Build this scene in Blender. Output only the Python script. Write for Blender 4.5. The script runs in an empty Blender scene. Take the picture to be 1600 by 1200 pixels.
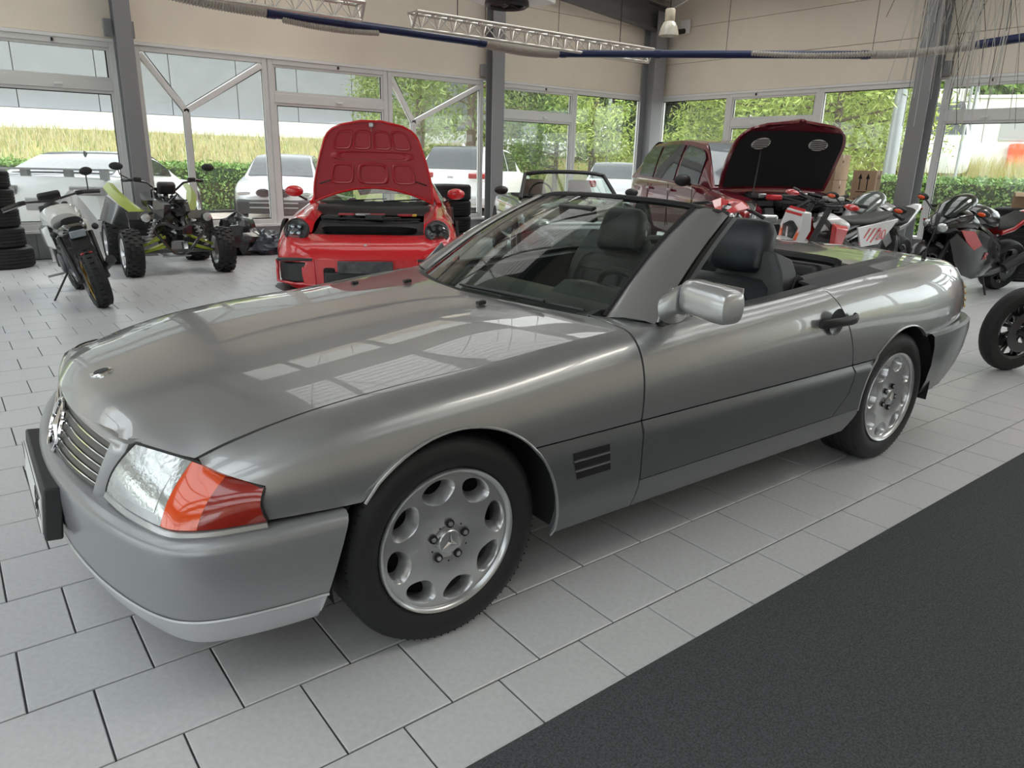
import bpy, math, random
import numpy as np
from mathutils import Vector, Matrix
rnd = random.Random(7)
scene = bpy.context.scene
COL = scene.collection
# ------------------------------------------------------------------ camera
CAM = Vector((-0.58206603, -1.65016757, 1.37588886))
RIGHT = Vector((0.7926278, -0.6092172, 0.0244037)); DOWN = Vector((-0.1595421, -0.245872, -0.9560823)); FWD = Vector((0.5884619, 0.753924, -0.2920808))
cd = bpy.data.cameras.new('camera'); cam = bpy.data.objects.new('camera', cd); COL.objects.link(cam)
m = Matrix.Identity(4)
for i in range(3):
    m[i][0] = RIGHT[i]; m[i][1] = -DOWN[i]; m[i][2] = -FWD[i]; m[i][3] = CAM[i]
cam.matrix_world = m
cd.sensor_fit = 'HORIZONTAL'; cd.sensor_width = 36.0; cd.lens = 25.66526; cd.clip_start = 0.05; cd.clip_end = 400
scene.camera = cam
FPX = 1140.678
def ray(px, py): return RIGHT * ((px - 800) / FPX) + DOWN * ((py - 600) / FPX) + FWD
def at_z(px, py, z=0.0):
    d = ray(px, py); return CAM + d * ((z - CAM.z) / d.z)
def at_y(px, py, y):
    d = ray(px, py); return CAM + d * ((y - CAM.y) / d.y)
def at_x(px, py, x):
    d = ray(px, py); return CAM + d * ((x - CAM.x) / d.x)
def topx(p):
    d = Vector(p) - CAM; z = d.dot(FWD)
    return 800 + FPX * d.dot(RIGHT) / z, 600 + FPX * d.dot(DOWN) / z, z
# ------------------------------------------------------------------ world: a bright overcast sky
w = bpy.data.worlds.new('world'); scene.world = w; w.use_nodes = True
wn = w.node_tree.nodes; wl = w.node_tree.links; wn.clear()
wo = wn.new('ShaderNodeOutputWorld'); wb = wn.new('ShaderNodeBackground')
wb.inputs[0].default_value = (0.93, 0.97, 1.0, 1); wb.inputs[1].default_value = 3.0
wl.new(wb.outputs[0], wo.inputs[0])
scene.view_settings.view_transform = 'Standard'; scene.view_settings.look = 'None'
scene.view_settings.exposure = 0.3; scene.view_settings.gamma = 1.0
scene.view_settings.use_curve_mapping = False
sl = bpy.data.lights.new('sun', 'SUN'); sl.energy = 3.0; sl.angle = math.radians(25); sl.color = (1, .97, .92)
so = bpy.data.objects.new('sun', sl); COL.objects.link(so)
so.rotation_euler = (math.radians(38), 0, math.radians(60))
# ------------------------------------------------------------------ materials
MATS = {}
def mat(name, col=(.5, .5, .5), rough=.5, metal=0.0, coat=0.0, spec=.5, emit=None, estr=0.0, noise=0.0, nscale=20.0, bump=0.0, bscale=200.0, alpha=1.0, trans=0.0, coatr=.03, sheen=0.0, mix2=None):
    if name in MATS: return MATS[name]
    m = bpy.data.materials.new(name); m.use_nodes = True; MATS[name] = m
    nt = m.node_tree; b = nt.nodes['Principled BSDF']
    b.inputs['Base Color'].default_value = (*col, 1); b.inputs['Roughness'].default_value = rough
    b.inputs['Metallic'].default_value = metal; b.inputs['Coat Weight'].default_value = coat
    b.inputs['Coat Roughness'].default_value = coatr
    b.inputs['Specular IOR Level'].default_value = spec
    if trans: b.inputs['Transmission Weight'].default_value = trans
    if sheen: b.inputs['Sheen Weight'].default_value = sheen
    if emit: b.inputs['Emission Color'].default_value = (*emit, 1); b.inputs['Emission Strength'].default_value = estr
    if noise or bump or mix2:
        tc = nt.nodes.new('ShaderNodeTexCoord')
    if noise or mix2:
        n = nt.nodes.new('ShaderNodeTexNoise'); n.inputs['Scale'].default_value = nscale; n.inputs['Detail'].default_value = 5
        nt.links.new(tc.outputs['Object'], n.inputs['Vector'])
        r = nt.nodes.new('ShaderNodeMapRange'); r.inputs[1].default_value = .3; r.inputs[2].default_value = .7
        nt.links.new(n.outputs['Fac'], r.inputs[0])
        mx = nt.nodes.new('ShaderNodeMix'); mx.data_type = 'RGBA'
        c2 = mix2 if mix2 else tuple(c * (1 + noise) for c in col); c1 = col if mix2 else tuple(c * (1 - noise) for c in col)
        mx.inputs[6].default_value = (*c1, 1); mx.inputs[7].default_value = (*c2, 1)
        nt.links.new(r.outputs[0], mx.inputs[0]); nt.links.new(mx.outputs[2], b.inputs['Base Color'])
    if bump:
        n2 = nt.nodes.new('ShaderNodeTexNoise'); n2.inputs['Scale'].default_value = bscale; n2.inputs['Detail'].default_value = 3
        nt.links.new(tc.outputs['Object'], n2.inputs['Vector'])
        bp = nt.nodes.new('ShaderNodeBump'); bp.inputs['Strength'].default_value = bump; bp.inputs['Distance'].default_value = .002
        nt.links.new(n2.outputs['Fac'], bp.inputs['Height']); nt.links.new(bp.outputs[0], b.inputs['Normal'])
    return m
def glass(name, tint=(.95, .97, .96), refl=1.0, rough=0.0, haze=0.0, hazecol=(.9, .9, .9)):
    if name in MATS: return MATS[name]
    m = bpy.data.materials.new(name); m.use_nodes = True; MATS[name] = m
    nt = m.node_tree; nt.nodes.clear(); L = nt.links.new; o = nt.nodes.new('ShaderNodeOutputMaterial')
    t = nt.nodes.new('ShaderNodeBsdfTransparent'); t.inputs[0].default_value = (*tint, 1)
    g = nt.nodes.new('ShaderNodeBsdfGlossy'); g.inputs['Roughness'].default_value = rough
    lw = nt.nodes.new('ShaderNodeLayerWeight'); lw.inputs[0].default_value = .5
    pw = nt.nodes.new('ShaderNodeMath'); pw.operation = 'POWER'; pw.inputs[1].default_value = 5; L(lw.outputs['Facing'], pw.inputs[0])
    ma = nt.nodes.new('ShaderNodeMath'); ma.operation = 'MULTIPLY_ADD'; ma.use_clamp = True; ma.inputs[1].default_value = .96 * min(1, refl); ma.inputs[2].default_value = .04 * refl; L(pw.outputs[0], ma.inputs[0])
    mx = nt.nodes.new('ShaderNodeMixShader'); L(ma.outputs[0], mx.inputs[0]); L(t.outputs[0], mx.inputs[1]); L(g.outputs[0], mx.inputs[2])
    last = mx
    if haze:
        d = nt.nodes.new('ShaderNodeBsdfDiffuse'); d.inputs[0].default_value = (*hazecol, 1)
        m2 = nt.nodes.new('ShaderNodeMixShader'); m2.inputs[0].default_value = haze
        L(mx.outputs[0], m2.inputs[1]); L(d.outputs[0], m2.inputs[2]); last = m2
    L(last.outputs[0], o.inputs[0]); return m
# ------------------------------------------------------------------ mesh helpers
def V(*a): return np.array(a, float)
def unit(v):
    v = np.asarray(v, float); n = np.linalg.norm(v); return v / n if n > 1e-12 else v
def frame(d):
    d = unit(d); a = V(0, 0, 1) if abs(d[2]) < .9 else V(1, 0, 0)
    u = unit(np.cross(a, d)); return u, np.cross(d, u)
def rotz(a):
    c, s = math.cos(a), math.sin(a); return np.array([[c, -s, 0], [s, c, 0], [0, 0, 1.]])
def rotx(a):
    c, s = math.cos(a), math.sin(a); return np.array([[1., 0, 0], [0, c, -s], [0, s, c]])
def roty(a):
    c, s = math.cos(a), math.sin(a); return np.array([[c, 0, s], [0, 1., 0], [-s, 0, c]])
def crom(pts, n=8, closed=False):
    P = np.array(pts, float); N = len(P); out = []
    segs = N if closed else N - 1
    for i in range(segs):
        if closed: a, b, c, d = P[(i - 1) % N], P[i], P[(i + 1) % N], P[(i + 2) % N]
        else:
            b, c = P[i], P[i + 1]; a = P[i - 1] if i else 2 * b - c; d = P[i + 2] if i + 2 < N else 2 * c - b
        for k in range(n):
            t = k / n
            out.append(.5 * (2 * b + (c - a) * t + (2 * a - 5 * b + 4 * c - d) * t * t + (3 * b - a - 3 * c + d) * t ** 3))
    if not closed: out.append(P[-1])
    return np.array(out)
def pch(tab):
    X = np.array([t[0] for t in tab], float); Y = np.array([t[1] for t in tab], float)
    h = np.diff(X); d = np.diff(Y) / h; m = np.zeros(len(X)); m[0] = d[0]; m[-1] = d[-1]
    for i in range(1, len(X) - 1):
        if d[i - 1] * d[i] > 0:
            w1 = 2 * h[i] + h[i - 1]; w2 = h[i] + 2 * h[i - 1]; m[i] = (w1 + w2) / (w1 / d[i - 1] + w2 / d[i])
    def f(x):
        if x <= X[0]: return Y[0] + m[0] * (x - X[0]) * 0
        if x >= X[-1]: return Y[-1]
        i = int(np.searchsorted(X, x) - 1); t = (x - X[i]) / h[i]
        return (2*t**3-3*t*t+1)*Y[i] + (t**3-2*t*t+t)*h[i]*m[i] + (-2*t**3+3*t*t)*Y[i+1] + (t**3-t*t)*h[i]*m[i+1]
    return f
def lin(tab):
    X = [t[0] for t in tab]; Y = [t[1] for t in tab]
    return lambda x: float(np.interp(x, X, Y))
class B:
    def __init__(s): s.v = []; s.f = []
    def add(s, verts, faces):
        o = len(s.v); s.v.extend([tuple(map(float, p)) for p in verts]); s.f.extend([tuple(i + o for i in f) for f in faces]); return s
    def box(s, c, d, R=None):
        c = np.array(c, float); h = np.array(d, float) / 2
        P = [V(x, y, z) * h for x in (-1, 1) for y in (-1, 1) for z in (-1, 1)]
        if R is not None: P = [R @ p for p in P]
        return s.add([c + p for p in P], [(0, 1, 3, 2), (4, 6, 7, 5), (0, 4, 5, 1), (2, 3, 7, 6), (0, 2, 6, 4), (1, 5, 7, 3)])
    def bb(s, x0, x1, y0, y1, z0, z1): return s.box(((x0+x1)/2, (y0+y1)/2, (z0+z1)/2), (abs(x1-x0), abs(y1-y0), abs(z1-z0)))
    def loft(s, rings, closed=True, caps=True, wrap=False):
        n = len(rings[0]); m = len(rings); F = []
        for i in range(m if wrap else m - 1):
            for j in range(n if closed else n - 1):
                a, b = i * n + j, i * n + (j + 1) % n; c, d = ((i + 1) % m) * n + (j + 1) % n, ((i + 1) % m) * n + j
                F.append((a, b, c, d))
        if caps and closed and not wrap: F.append(tuple(range(n - 1, -1, -1))); F.append(tuple((m - 1) * n + j for j in range(n)))
        return s.add([p for r in rings for p in r], F)
    def grid(s, P): return s.loft(P, closed=False, caps=False)
    def tube(s, pts, r, n=8, caps=True, closed=False, sx=1.0):
        P = [np.array(p, float) for p in pts]; N = len(P); rs = r if hasattr(r, '__len__') else [r] * N; rings = []; u = None
        for i in range(N):
            if closed: d = P[(i + 1) % N] - P[i - 1]
            else: d = P[min(i + 1, N - 1)] - P[max(i - 1, 0)]
            d = unit(d)
            if u is None: u, w_ = frame(d)
            else:
                u = u - d * (u @ d); u = unit(u)
            w_ = np.cross(d, u)
            rings.append([P[i] + rs[i] * (math.cos(2 * math.pi * k / n) * u * sx + math.sin(2 * math.pi * k / n) * w_) for k in range(n)])
        return s.loft(rings, True, caps, wrap=closed)
    def cyl(s, a, b, r0, r1=None, n=16): return s.tube([a, b], [r0, r0 if r1 is None else r1], n)
    def lathe(s, prof, o=(0, 0, 0), d=(0, 0, 1), n=24, closedprof=False, a0=0, a1=2 * math.pi):
        o = np.array(o, float); d = unit(d); u, w_ = frame(d); full = abs(a1 - a0 - 2 * math.pi) < 1e-6; k = n if full else n + 1
        rings = [[o + d * h + r * (math.cos(a0 + (a1 - a0) * j / n) * u + math.sin(a0 + (a1 - a0) * j / n) * w_) for r, h in prof] for j in range(k)]
        return s.loft(rings, closed=closedprof, caps=False, wrap=full)
    def prism(s, poly, vec):
        P = [np.array(p, float) for p in poly]; n = len(P); Q = [p + np.array(vec, float) for p in P]
        return s.add(P + Q, [tuple(range(n - 1, -1, -1)), tuple(range(n, 2 * n))] + [(i, (i + 1) % n, n + (i + 1) % n, n + i) for i in range(n)])
    def ball(s, c, r, n=12, m=8):
        c = np.array(c, float); r = np.array(r if hasattr(r, '__len__') else (r, r, r), float)
        rings = [[c + r * V(math.sin(t) * math.cos(2*math.pi*k/n), math.sin(t) * math.sin(2*math.pi*k/n), math.cos(t)) for k in range(n)] for t in np.linspace(.05, math.pi - .05, m)]
        return s.loft(rings)
    def xf(s, R=None, t=(0, 0, 0), sc=None):
        A = np.array(s.v)
        if sc is not None: A = A * np.array(sc)
        if R is not None: A = A @ R.T
        s.v = [tuple(p) for p in A + np.array(t, float)]
        return s
    def mirror(s):
        o = len(s.v); s.v += [(x, -y, z) for x, y, z in s.v]; s.f += [tuple(i + o for i in reversed(f)) for f in list(s.f)]; return s
    def flip(s):
        s.v = [(x, -y, z) for x, y, z in s.v]; s.f = [tuple(reversed(f)) for f in s.f]; return s
    def mesh(s, name, material, smooth=40):
        me = bpy.data.meshes.new(name); me.from_pydata(s.v, [], s.f)
        mm = material if isinstance(material, list) else [material]
        for k in mm: me.materials.append(k)
        if smooth:
            me.polygons.foreach_set('use_smooth', [True] * len(me.polygons)); me.set_sharp_from_angle(angle=math.radians(smooth))
        me.update(); return me
    def obj(s, name, material, parent=None, smooth=40, bevel=0, solid=0, sub=0, fixn=False, seg=2, face=None):
        if face is not None:
            A = np.array(s.v); tot = np.zeros(3)
            for f in s.f: tot += np.cross(A[f[1]] - A[f[0]], A[f[2]] - A[f[0]])
            if tot @ np.array(face, float) < 0: s.f = [tuple(reversed(f)) for f in s.f]
        if fixn:
            import bmesh
            me = s.mesh(name, material, smooth); bm = bmesh.new(); bm.from_mesh(me); bmesh.ops.recalc_face_normals(bm, faces=bm.faces); bm.to_mesh(me); bm.free()
        else: me = s.mesh(name, material, smooth)
        o = bpy.data.objects.new(name, me); COL.objects.link(o)
        if parent is not None: o.parent = parent
        if solid:
            k = o.modifiers.new('thick', 'SOLIDIFY'); k.thickness = solid; k.offset = -1
            if smooth: es = o.modifiers.new('edges', 'EDGE_SPLIT'); es.split_angle = math.radians(50)
        if bevel:
            k = o.modifiers.new('bevel', 'BEVEL'); k.width = bevel; k.segments = seg; k.limit_method = 'ANGLE'; k.angle_limit = math.radians(35)
        if sub:
            k = o.modifiers.new('sub', 'SUBSURF'); k.levels = sub; k.render_levels = sub
        return o
def tag(o, label, cat, group=None, kind=None):
    o['label'] = label; o['category'] = cat
    if group: o['group'] = group
    if kind: o['kind'] = kind
    return o
def struct(o, label=None):
    o['kind'] = 'structure'
    if label: o['label'] = label
    return o
def thing(name, label, cat, loc=(0, 0, 0), rz=0.0, group=None, tilt=None):
    o = bpy.data.objects.new(name, None); COL.objects.link(o); o.empty_display_size = .1
    o.location = loc; o.rotation_euler = (tilt or 0, 0, rz); return tag(o, label, cat, group)
def dup(root, loc=None, rz=None, label=None, parent=None):
    r = root.copy(); COL.objects.link(r)
    if loc is not None: r.location = loc
    if rz is not None: r.rotation_euler = (r.rotation_euler[0], r.rotation_euler[1], rz)
    if label: r['label'] = label
    if parent: r.parent = parent
    for ch in root.children:
        c = ch.copy(); COL.objects.link(c); c.parent = r
        for g in ch.children:
            d = g.copy(); COL.objects.link(d); d.parent = c
    return r
def text(name, s, size, material, parent, M4, ext=.001, align='CENTER', shear=0.0, sx=1.0):
    cu = bpy.data.curves.new(name, 'FONT'); cu.body = s; cu.size = size; cu.extrude = ext; cu.align_x = align; cu.align_y = 'CENTER'; cu.shear = shear
    tmp = bpy.data.objects.new('tmp_text', cu); COL.objects.link(tmp)
    me = bpy.data.meshes.new_from_object(tmp.evaluated_get(bpy.context.evaluated_depsgraph_get()))
    bpy.data.objects.remove(tmp); bpy.data.curves.remove(cu); me.materials.clear(); me.materials.append(material)
    if sx != 1.0:
        for v in me.vertices: v.co.x *= sx
    me.transform(M4); o = bpy.data.objects.new(name, me); COL.objects.link(o)
    if parent is not None: o.parent = parent
    return o
def basis(o, x, y):
    x = Vector(x).normalized(); y = Vector(y); z = x.cross(y).normalized(); y = z.cross(x)
    M = Matrix.Identity(4)
    for i in range(3): M[i][0] = x[i]; M[i][1] = y[i]; M[i][2] = z[i]; M[i][3] = o[i]
    return M
# ================================================================== ROOM
YB, XR, XL, YF = 9.69, 11.95, -10.4, -7.2
M_tile = mat('glazed_tile', (.56, .565, .57), .30, noise=.06, nscale=60, spec=.5, bump=.12, bscale=350)
M_grout = mat('grout', (.05, .052, .055), .9)
M_cream = mat('cream_panel', (.80, .715, .605), .55, noise=.03, nscale=2)
M_white = mat('white_trim', (.78, .77, .76), .4)
M_frame = mat('grey_white_frame', (.68, .675, .66), .4)
M_steel = mat('grey_steel_paint', (.25, .25, .26), .5)
M_roof = mat('roof_sheet', (.60, .57, .51), .5)
M_rafter = mat('rafter_paint', (.12, .12, .125), .6)
M_skirt = mat('skirting_tile', (.33, .335, .34), .4, noise=.05)
M_black = mat('black_plastic', (.015, .015, .016), .45)
M_rubber = mat('tyre_rubber', (.009, .009, .010), .62, bump=.3, bscale=120)
M_gap = mat('dark_gap', (.008, .008, .008), .9)
M_pane = glass('window_pane', (.93, .95, .94), .9, haze=.05)  # diffuse share paints the veil of reflections that washes out the view
PIT = 0.301; TL = 0.300
# --- floor with tiles
fb = B(); fb.bb(XL - .2, XR + .2, YF - .2, YB + .2, -.10, -.006); floor = struct(fb.obj('floor', M_grout, smooth=0), 'grey square floor tiles laid in running bond with dark joints')
def tile_mesh(cx, cy, jit=0):
    h = TL / 2 - .0026; e = .0022; k = B()
    P = [(-h, -h), (h, -h), (h, h), (-h, h)]
    k.add([(x, y, -.007) for x, y in P] + [(x, y, -.0018) for x, y in P] + [(x * (1 - e / h), y * (1 - e / h), 0) for x, y in P],
          [(0, 1, 5, 4), (1, 2, 6, 5), (2, 3, 7, 6), (3, 0, 4, 7), (4, 5, 9, 8), (5, 6, 10, 9), (6, 7, 11, 10), (7, 4, 8, 11), (8, 9, 10, 11)])
    return k
cand = []; restB = B(); tm = tile_mesh(0, 0); tme = tm.mesh('tile', M_tile, 0)
for n in range(int(YF / PIT), int(YB / PIT) + 1):
    for k in range(int(XL / TL) - 1, int(XR / TL) + 1):
        x = (k + .5 + (0 if n % 2 else .5)) * TL; y = (n + .5) * PIT
        if x - .15 < XL or x + .15 > XR + .05 or y - .15 < YF or y + .15 > YB + .02: continue
        px, py, d = topx((x, y, 0))
        vis = d > .3 and -60 < px < 1660 and 380 < py < 1260 and y > -.62
        # hidden below the car
        inside = -.55 < x - .458 < 2.9 and .05 < y < 1.6
        cand.append((d if vis and not inside else 1e6 + rnd.random(), x, y))
cand.sort()
for i, (d, x, y) in enumerate(cand):
    if i < 300 and d < 1e6:
        o = bpy.data.objects.new('tile', tme); COL.objects.link(o); o.parent = floor; o.location = (x, y, rnd.uniform(-.0006, .0003))
        o.rotation_euler = (rnd.gauss(0, .0015), rnd.gauss(0, .0015), 0)
    else:
        restB.add([(vx + x, vy + y, vz - .0003) for vx, vy, vz in tm.v], tm.f)
o = restB.obj('tile_field', M_tile, floor, smooth=0); o['kind'] = 'stuff'
# --- carpet
M_carpet = mat('carpet_pile', (.045, .048, .05), .95, mix2=(.10, .105, .11), nscale=180, bump=1.0, bscale=300, spec=.1)
cb = B(); cb.bb(-4.5, 8.3, -4.2, -.51, .0005, .010); tag(cb.obj('carpet', M_carpet, bevel=.003), 'dark grey flecked carpet runner lying on the tiles beside the silver convertible', 'carpet')
# --- walls
def wallobj(name, label):
    o = bpy.data.objects.new(name, None); COL.objects.link(o); return struct(o, label)
def pb(fixed, axis):
    # returns P(a, depth(+ = outside), z)
    if axis == 'back': return lambda a, d, z: (a, YB + d, z)
    if axis == 'right': return lambda a, d, z: (XR + d, a, z)
    if axis == 'left': return lambda a, d, z: (XL - d, a, z)
    return lambda a, d, z: (a, YF - d, z)
def wbox(b, P, a0, a1, d0, d1, z0, z1):
    p, q = P(a0, d0, z0), P(a1, d1, z1); b.bb(p[0], q[0], p[1], q[1], z0, z1)
def header(P, parent, spans, ztop, name='panel'):
    for a0, a1 in spans:
        zs = [2.76, 3.36, 4.02, 4.7, ztop]
        for z0, z1 in zip(zs, zs[1:]):
            b = B(); wbox(b, P, a0 + .002, a1 - .002, .02, .14, z0 + .003, z1 - .003); b.obj(name, M_cream, parent, smooth=0, bevel=.004)
    b = B(); wbox(b, P, spans[0][0], spans[-1][1], .12, .2, 2.76, ztop); b.obj('backing', M_gap, parent, smooth=0)
    b = B(); wbox(b, P, spans[0][0], spans[-1][1], -.012, .10, 2.715, 2.757); b.obj('header_trim', M_white, parent, smooth=0, bevel=.003)
def baseboard(P, name, a0, a1, label):
    w_ = wallobj(name, label); a = a0
    while a < a1 - .01:
        e = min(a + .6, a1); b = B(); wbox(b, P, a + .002, e - .002, .01, .05, 0, .325); b.obj('skirting_tile', M_skirt, w_, smooth=0, bevel=.002); a = e
    b = B(); wbox(b, P, a0, a1, .03, .2, 0, .33); b.obj('plinth', M_gap, w_, smooth=0)
    b = B(); wbox(b, P, a0, a1, -.05, .2, .33, .365); b.obj('sill', M_white, w_, smooth=0, bevel=.004)
WN = [0]
def win(P, a0, a1, label, transom=True, ynode=None, z0=.365, z1=2.715, handles=(), fw=.07):
    WN[0] += 1; o = wallobj('window_%d' % WN[0], label)
    s = 1 if a1 > a0 else -1
    def bar(x0, x1, q0, q1, nm='frame', d0=.0, d1=.09):
        b = B(); wbox(b, P, x0, x1, d0, d1, q0, q1); return b.obj(nm, M_frame, o, smooth=0, bevel=.006)
    bar(a0, a0 + s * fw, z0, z1); bar(a1 - s * fw, a1, z0, z1); bar(a0 + s * fw, a1 - s * fw, z1 - fw, z1); bar(a0 + s * fw, a1 - s * fw, z0, z0 + fw)
    i0, i1, j0, j1 = a0 + s * fw, a1 - s * fw, z0 + fw, z1 - fw
    def pane(poly):
        b = B(); b.prism([P(a, .045, z) for a, z in poly], np.array(P(0, .006, 0)) - np.array(P(0, 0, 0))); b.obj('pane', M_pane, o, smooth=0)
        n = len(poly)   # black rubber gasket
        g = B()
        c = np.mean(poly, axis=0)
        ins = [tuple(c + (np.array(p) - c) * (1 - .018 / max(.1, np.linalg.norm(np.array(p) - c)))) for p in poly]
        g.add([P(a, .03, z) for a, z in poly] + [P(a, .03, z) for a, z in ins], [(i, (i + 1) % n, n + (i + 1) % n, n + i) for i in range(n)])
        g.obj('gasket', M_black, o, smooth=0)
    if ynode:
        nx, nz = ynode
        def diag(pa, pb_, wd=.075):
            pa, pb_ = np.array(pa), np.array(pb_); t = unit(pb_ - pa); nn = V(-t[1], t[0]) * wd / 2
            b = B(); b.prism([P(q[0], 0, q[1]) for q in (pa - nn, pb_ - nn, pb_ + nn, pa + nn)], np.array(P(0, .09, 0)) - np.array(P(0, 0, 0))); b.obj('mullion', M_white, o, smooth=0, bevel=.008, fixn=True)
        diag((nx, nz), (i0, j1 - .03)); diag((nx, nz), (i1, j1 - .03)); bar(nx - .04, nx + .04, j0, nz + .03, 'mullion')
        pane([(i0 + .05, j1), (i1 - .05, j1), (nx, nz + .05)]); pane([(i0, j0), (nx - .04, j0), (nx - .04, nz), (i0, j1 - .08)]); pane([(nx + .04, j0), (i1, j0), (i1, j1 - .08), (nx + .04, nz)])
    elif transom:
        bar(i0, i1, 2.12, 2.25, 'transom_bar')
        b = B()
        for za, zb in ((2.25, j1), (j0, 2.12)):
            q = .035
            for (x0, x1, y0, y1) in ((i0, i1, za, za + q), (i0, i1, zb - q, zb), (i0, i0 + s * q, za + q, zb - q), (i1 - s * q, i1, za + q, zb - q)): wbox(b, P, x0, x1, .015, .075, y0, y1)
        b.obj('casement', M_frame, o, smooth=0, bevel=.004)
        pane([(i0 + s * q, 2.25 + q), (i1 - s * q, 2.25 + q), (i1 - s * q, j1 - q), (i0 + s * q, j1 - q)]); pane([(i0 + s * q, j0 + q), (i1 - s * q, j0 + q), (i1 - s * q, 2.12 - q), (i0 + s * q, 2.12 - q)])
        for hx in handles:
            h = B(); wbox(h, P, hx - .05, hx + .05, -.03, 0, 2.16, 2.185); h.obj('handle', M_white, o, bevel=.004)
            h = B(); wbox(h, P, hx - .012, hx + .012, -.02, 0, 2.66, 2.70); h.obj('hinge', M_black, o)
    else:
        pane([(i0, j0), (i1, j0), (i1, j1), (i0, j1)])
    return o
Pb, Pr, Pl, Pf = pb(0, 'back'), pb(0, 'right'), pb(0, 'left'), pb(0, 'front')
wb_ = wallobj('wall_back', 'cream panel gable wall above the windows behind the red sports car')
header(Pb, wb_, [(XL, -4.4), (-4.4, 1.67), (1.67, 7.6), (7.6, XR + .2)], 5.75)
baseboard(Pb, 'baseboard_back', XL, XR, 'grey tile skirting under the back windows')
wr_ = wallobj('wall_right', 'cream panel wall above the windows behind the motorcycles')
header(Pr, wr_, [(YF, -1.6), (-1.6, 4.02), (4.02, YB)], 4.9)
baseboard(Pr, 'baseboard_right', YF, YB, 'grey tile skirting under the windows behind the motorcycles')
wl_ = wallobj('wall_left', 'cream panel wall with windows across the hall'); header(Pl, wl_, [(YF, -1.6), (-1.6, 4.02), (4.02, YB)], 4.9); baseboard(Pl, 'baseboard_left', YF, YB, 'grey tile skirting')
wf_ = wallobj('wall_front', 'cream panel wall behind the viewer'); 
b = B(); b.bb(XL - .2, XR + .2, YF - .2, YF, 2.757, 5.75); b.bb(-4.4, XR + .2, YF - .2, YF, 0, 2.757); b.obj('panel', M_cream, wf_, smooth=0)
win(Pb, -4.3, -2.4, 'tall window with tilting top light'); win(Pb, -2.4, -.45, 'tall window with tilting top light')
win(Pb, -.35, 1.6, 'tall window with tilting top light behind the tyre stack', handles=(.9,))
win(Pb, 1.82, 3.58, 'window with a Y shaped mullion behind the quad bike', ynode=(2.41, 1.93))
win(Pb, 3.60, 5.55, 'tall window with tilting top light behind the red bonnet', handles=(4.7,))
win(Pb, 5.57, 7.46, 'window with a Y shaped mullion beside the white off-roader', ynode=(6.04, 1.96))
win(Pb, 7.74, 9.66, 'tall window with tilting top light beside the middle column', handles=(8.9,))
win(Pb, 9.64, 11.55, 'plain tall window next to the corner column', transom=False)
for k in range(3): win(Pb, -10.3 + k * 1.97, -8.33 + k * 1.97, 'tall window with tilting top light')
win(Pr, 9.55, 7.80, 'plain tall window next to the corner column', transom=False)
win(Pr, 7.80, 5.90, 'tall window with tilting top light behind the open black bonnet', handles=(7.2,))
win(Pr, 5.90, 4.16, 'plain tall window behind the cardboard boxes', transom=False)
win(Pr, 3.86, 1.95, 'tall window with tilting top light behind the red and black motorcycle', handles=(3.2,))
win(Pr, 1.95, .15, 'plain tall window added behind the viewer for daylight', transom=False); win(Pr, .15, -1.45, 'tall window with tilting top light'); win(Pr, -1.75, -4.3, 'plain tall window added behind the viewer for daylight', transom=False); win(Pr, -4.3, -7.0, 'plain tall window added behind the viewer for daylight', transom=False)
for k in range(7): win(Pl, 9.5 - k * 2.35, 7.2 - k * 2.35, 'tall window with tilting top light')
for k in range(3): win(Pf, -10.3 + k * 1.96, -8.34 + k * 1.96, 'plain tall window added behind the viewer for daylight', transom=False)  # windows added in the unseen wall to let in more daylight
# --- columns (steel H sections)
def hcol(name, x, y, wx, wy, zt, label, web='y'):
    b = B(); t = .016
    if web == 'y': b.bb(x - wx/2, x + wx/2, y - wy/2, y - wy/2 + t, 0, zt); b.bb(x - wx/2, x + wx/2, y + wy/2 - t, y + wy/2, 0, zt); b.bb(x - t/2, x + t/2, y - wy/2 + t, y + wy/2 - t, 0, zt)
    else: b.bb(x - wx/2, x - wx/2 + t, y - wy/2, y + wy/2, 0, zt); b.bb(x + wx/2 - t, x + wx/2, y - wy/2, y + wy/2, 0, zt); b.bb(x - wx/2 + t, x + wx/2 - t, y - t/2, y + t/2, 0, zt)
    return struct(b.obj(name, M_steel, None, smooth=0), label)
roofz = lambda x: 4.55 + .095 * (11.95 - abs(x - .78) - .78)
for x, wd in ((-10.1, .2), (-4.4, .2), (1.68, .2), (7.6, .26)): 
    c = hcol('column', x, 9.53, wd, .2, roofz(x) - .3, 'grey steel column standing between the windows')
    bk = B(); bk.bb(x - wd/2 - .09, x - wd/2, 9.6, 9.69, 2.78, 2.98); bk.bb(x + wd/2, x + wd/2 + .06, 9.6, 9.69, 2.78, 2.98); bk.obj('bracket', M_steel, c, smooth=0)
hcol('column', 11.62, 9.5, .32, .34, 4.3, 'grey steel column in the room corner')
for y in (4.02, -1.6): 
    c = hcol('column', 11.73, y, .3, .26, 4.5, 'grey steel column standing between the windows of the motorcycle side', 'x')
    bk = B(); bk.bb(11.86, 11.95, y - .24, y - .13, 2.78, 2.98); bk.obj('bracket', M_steel, c, smooth=0)
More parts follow.
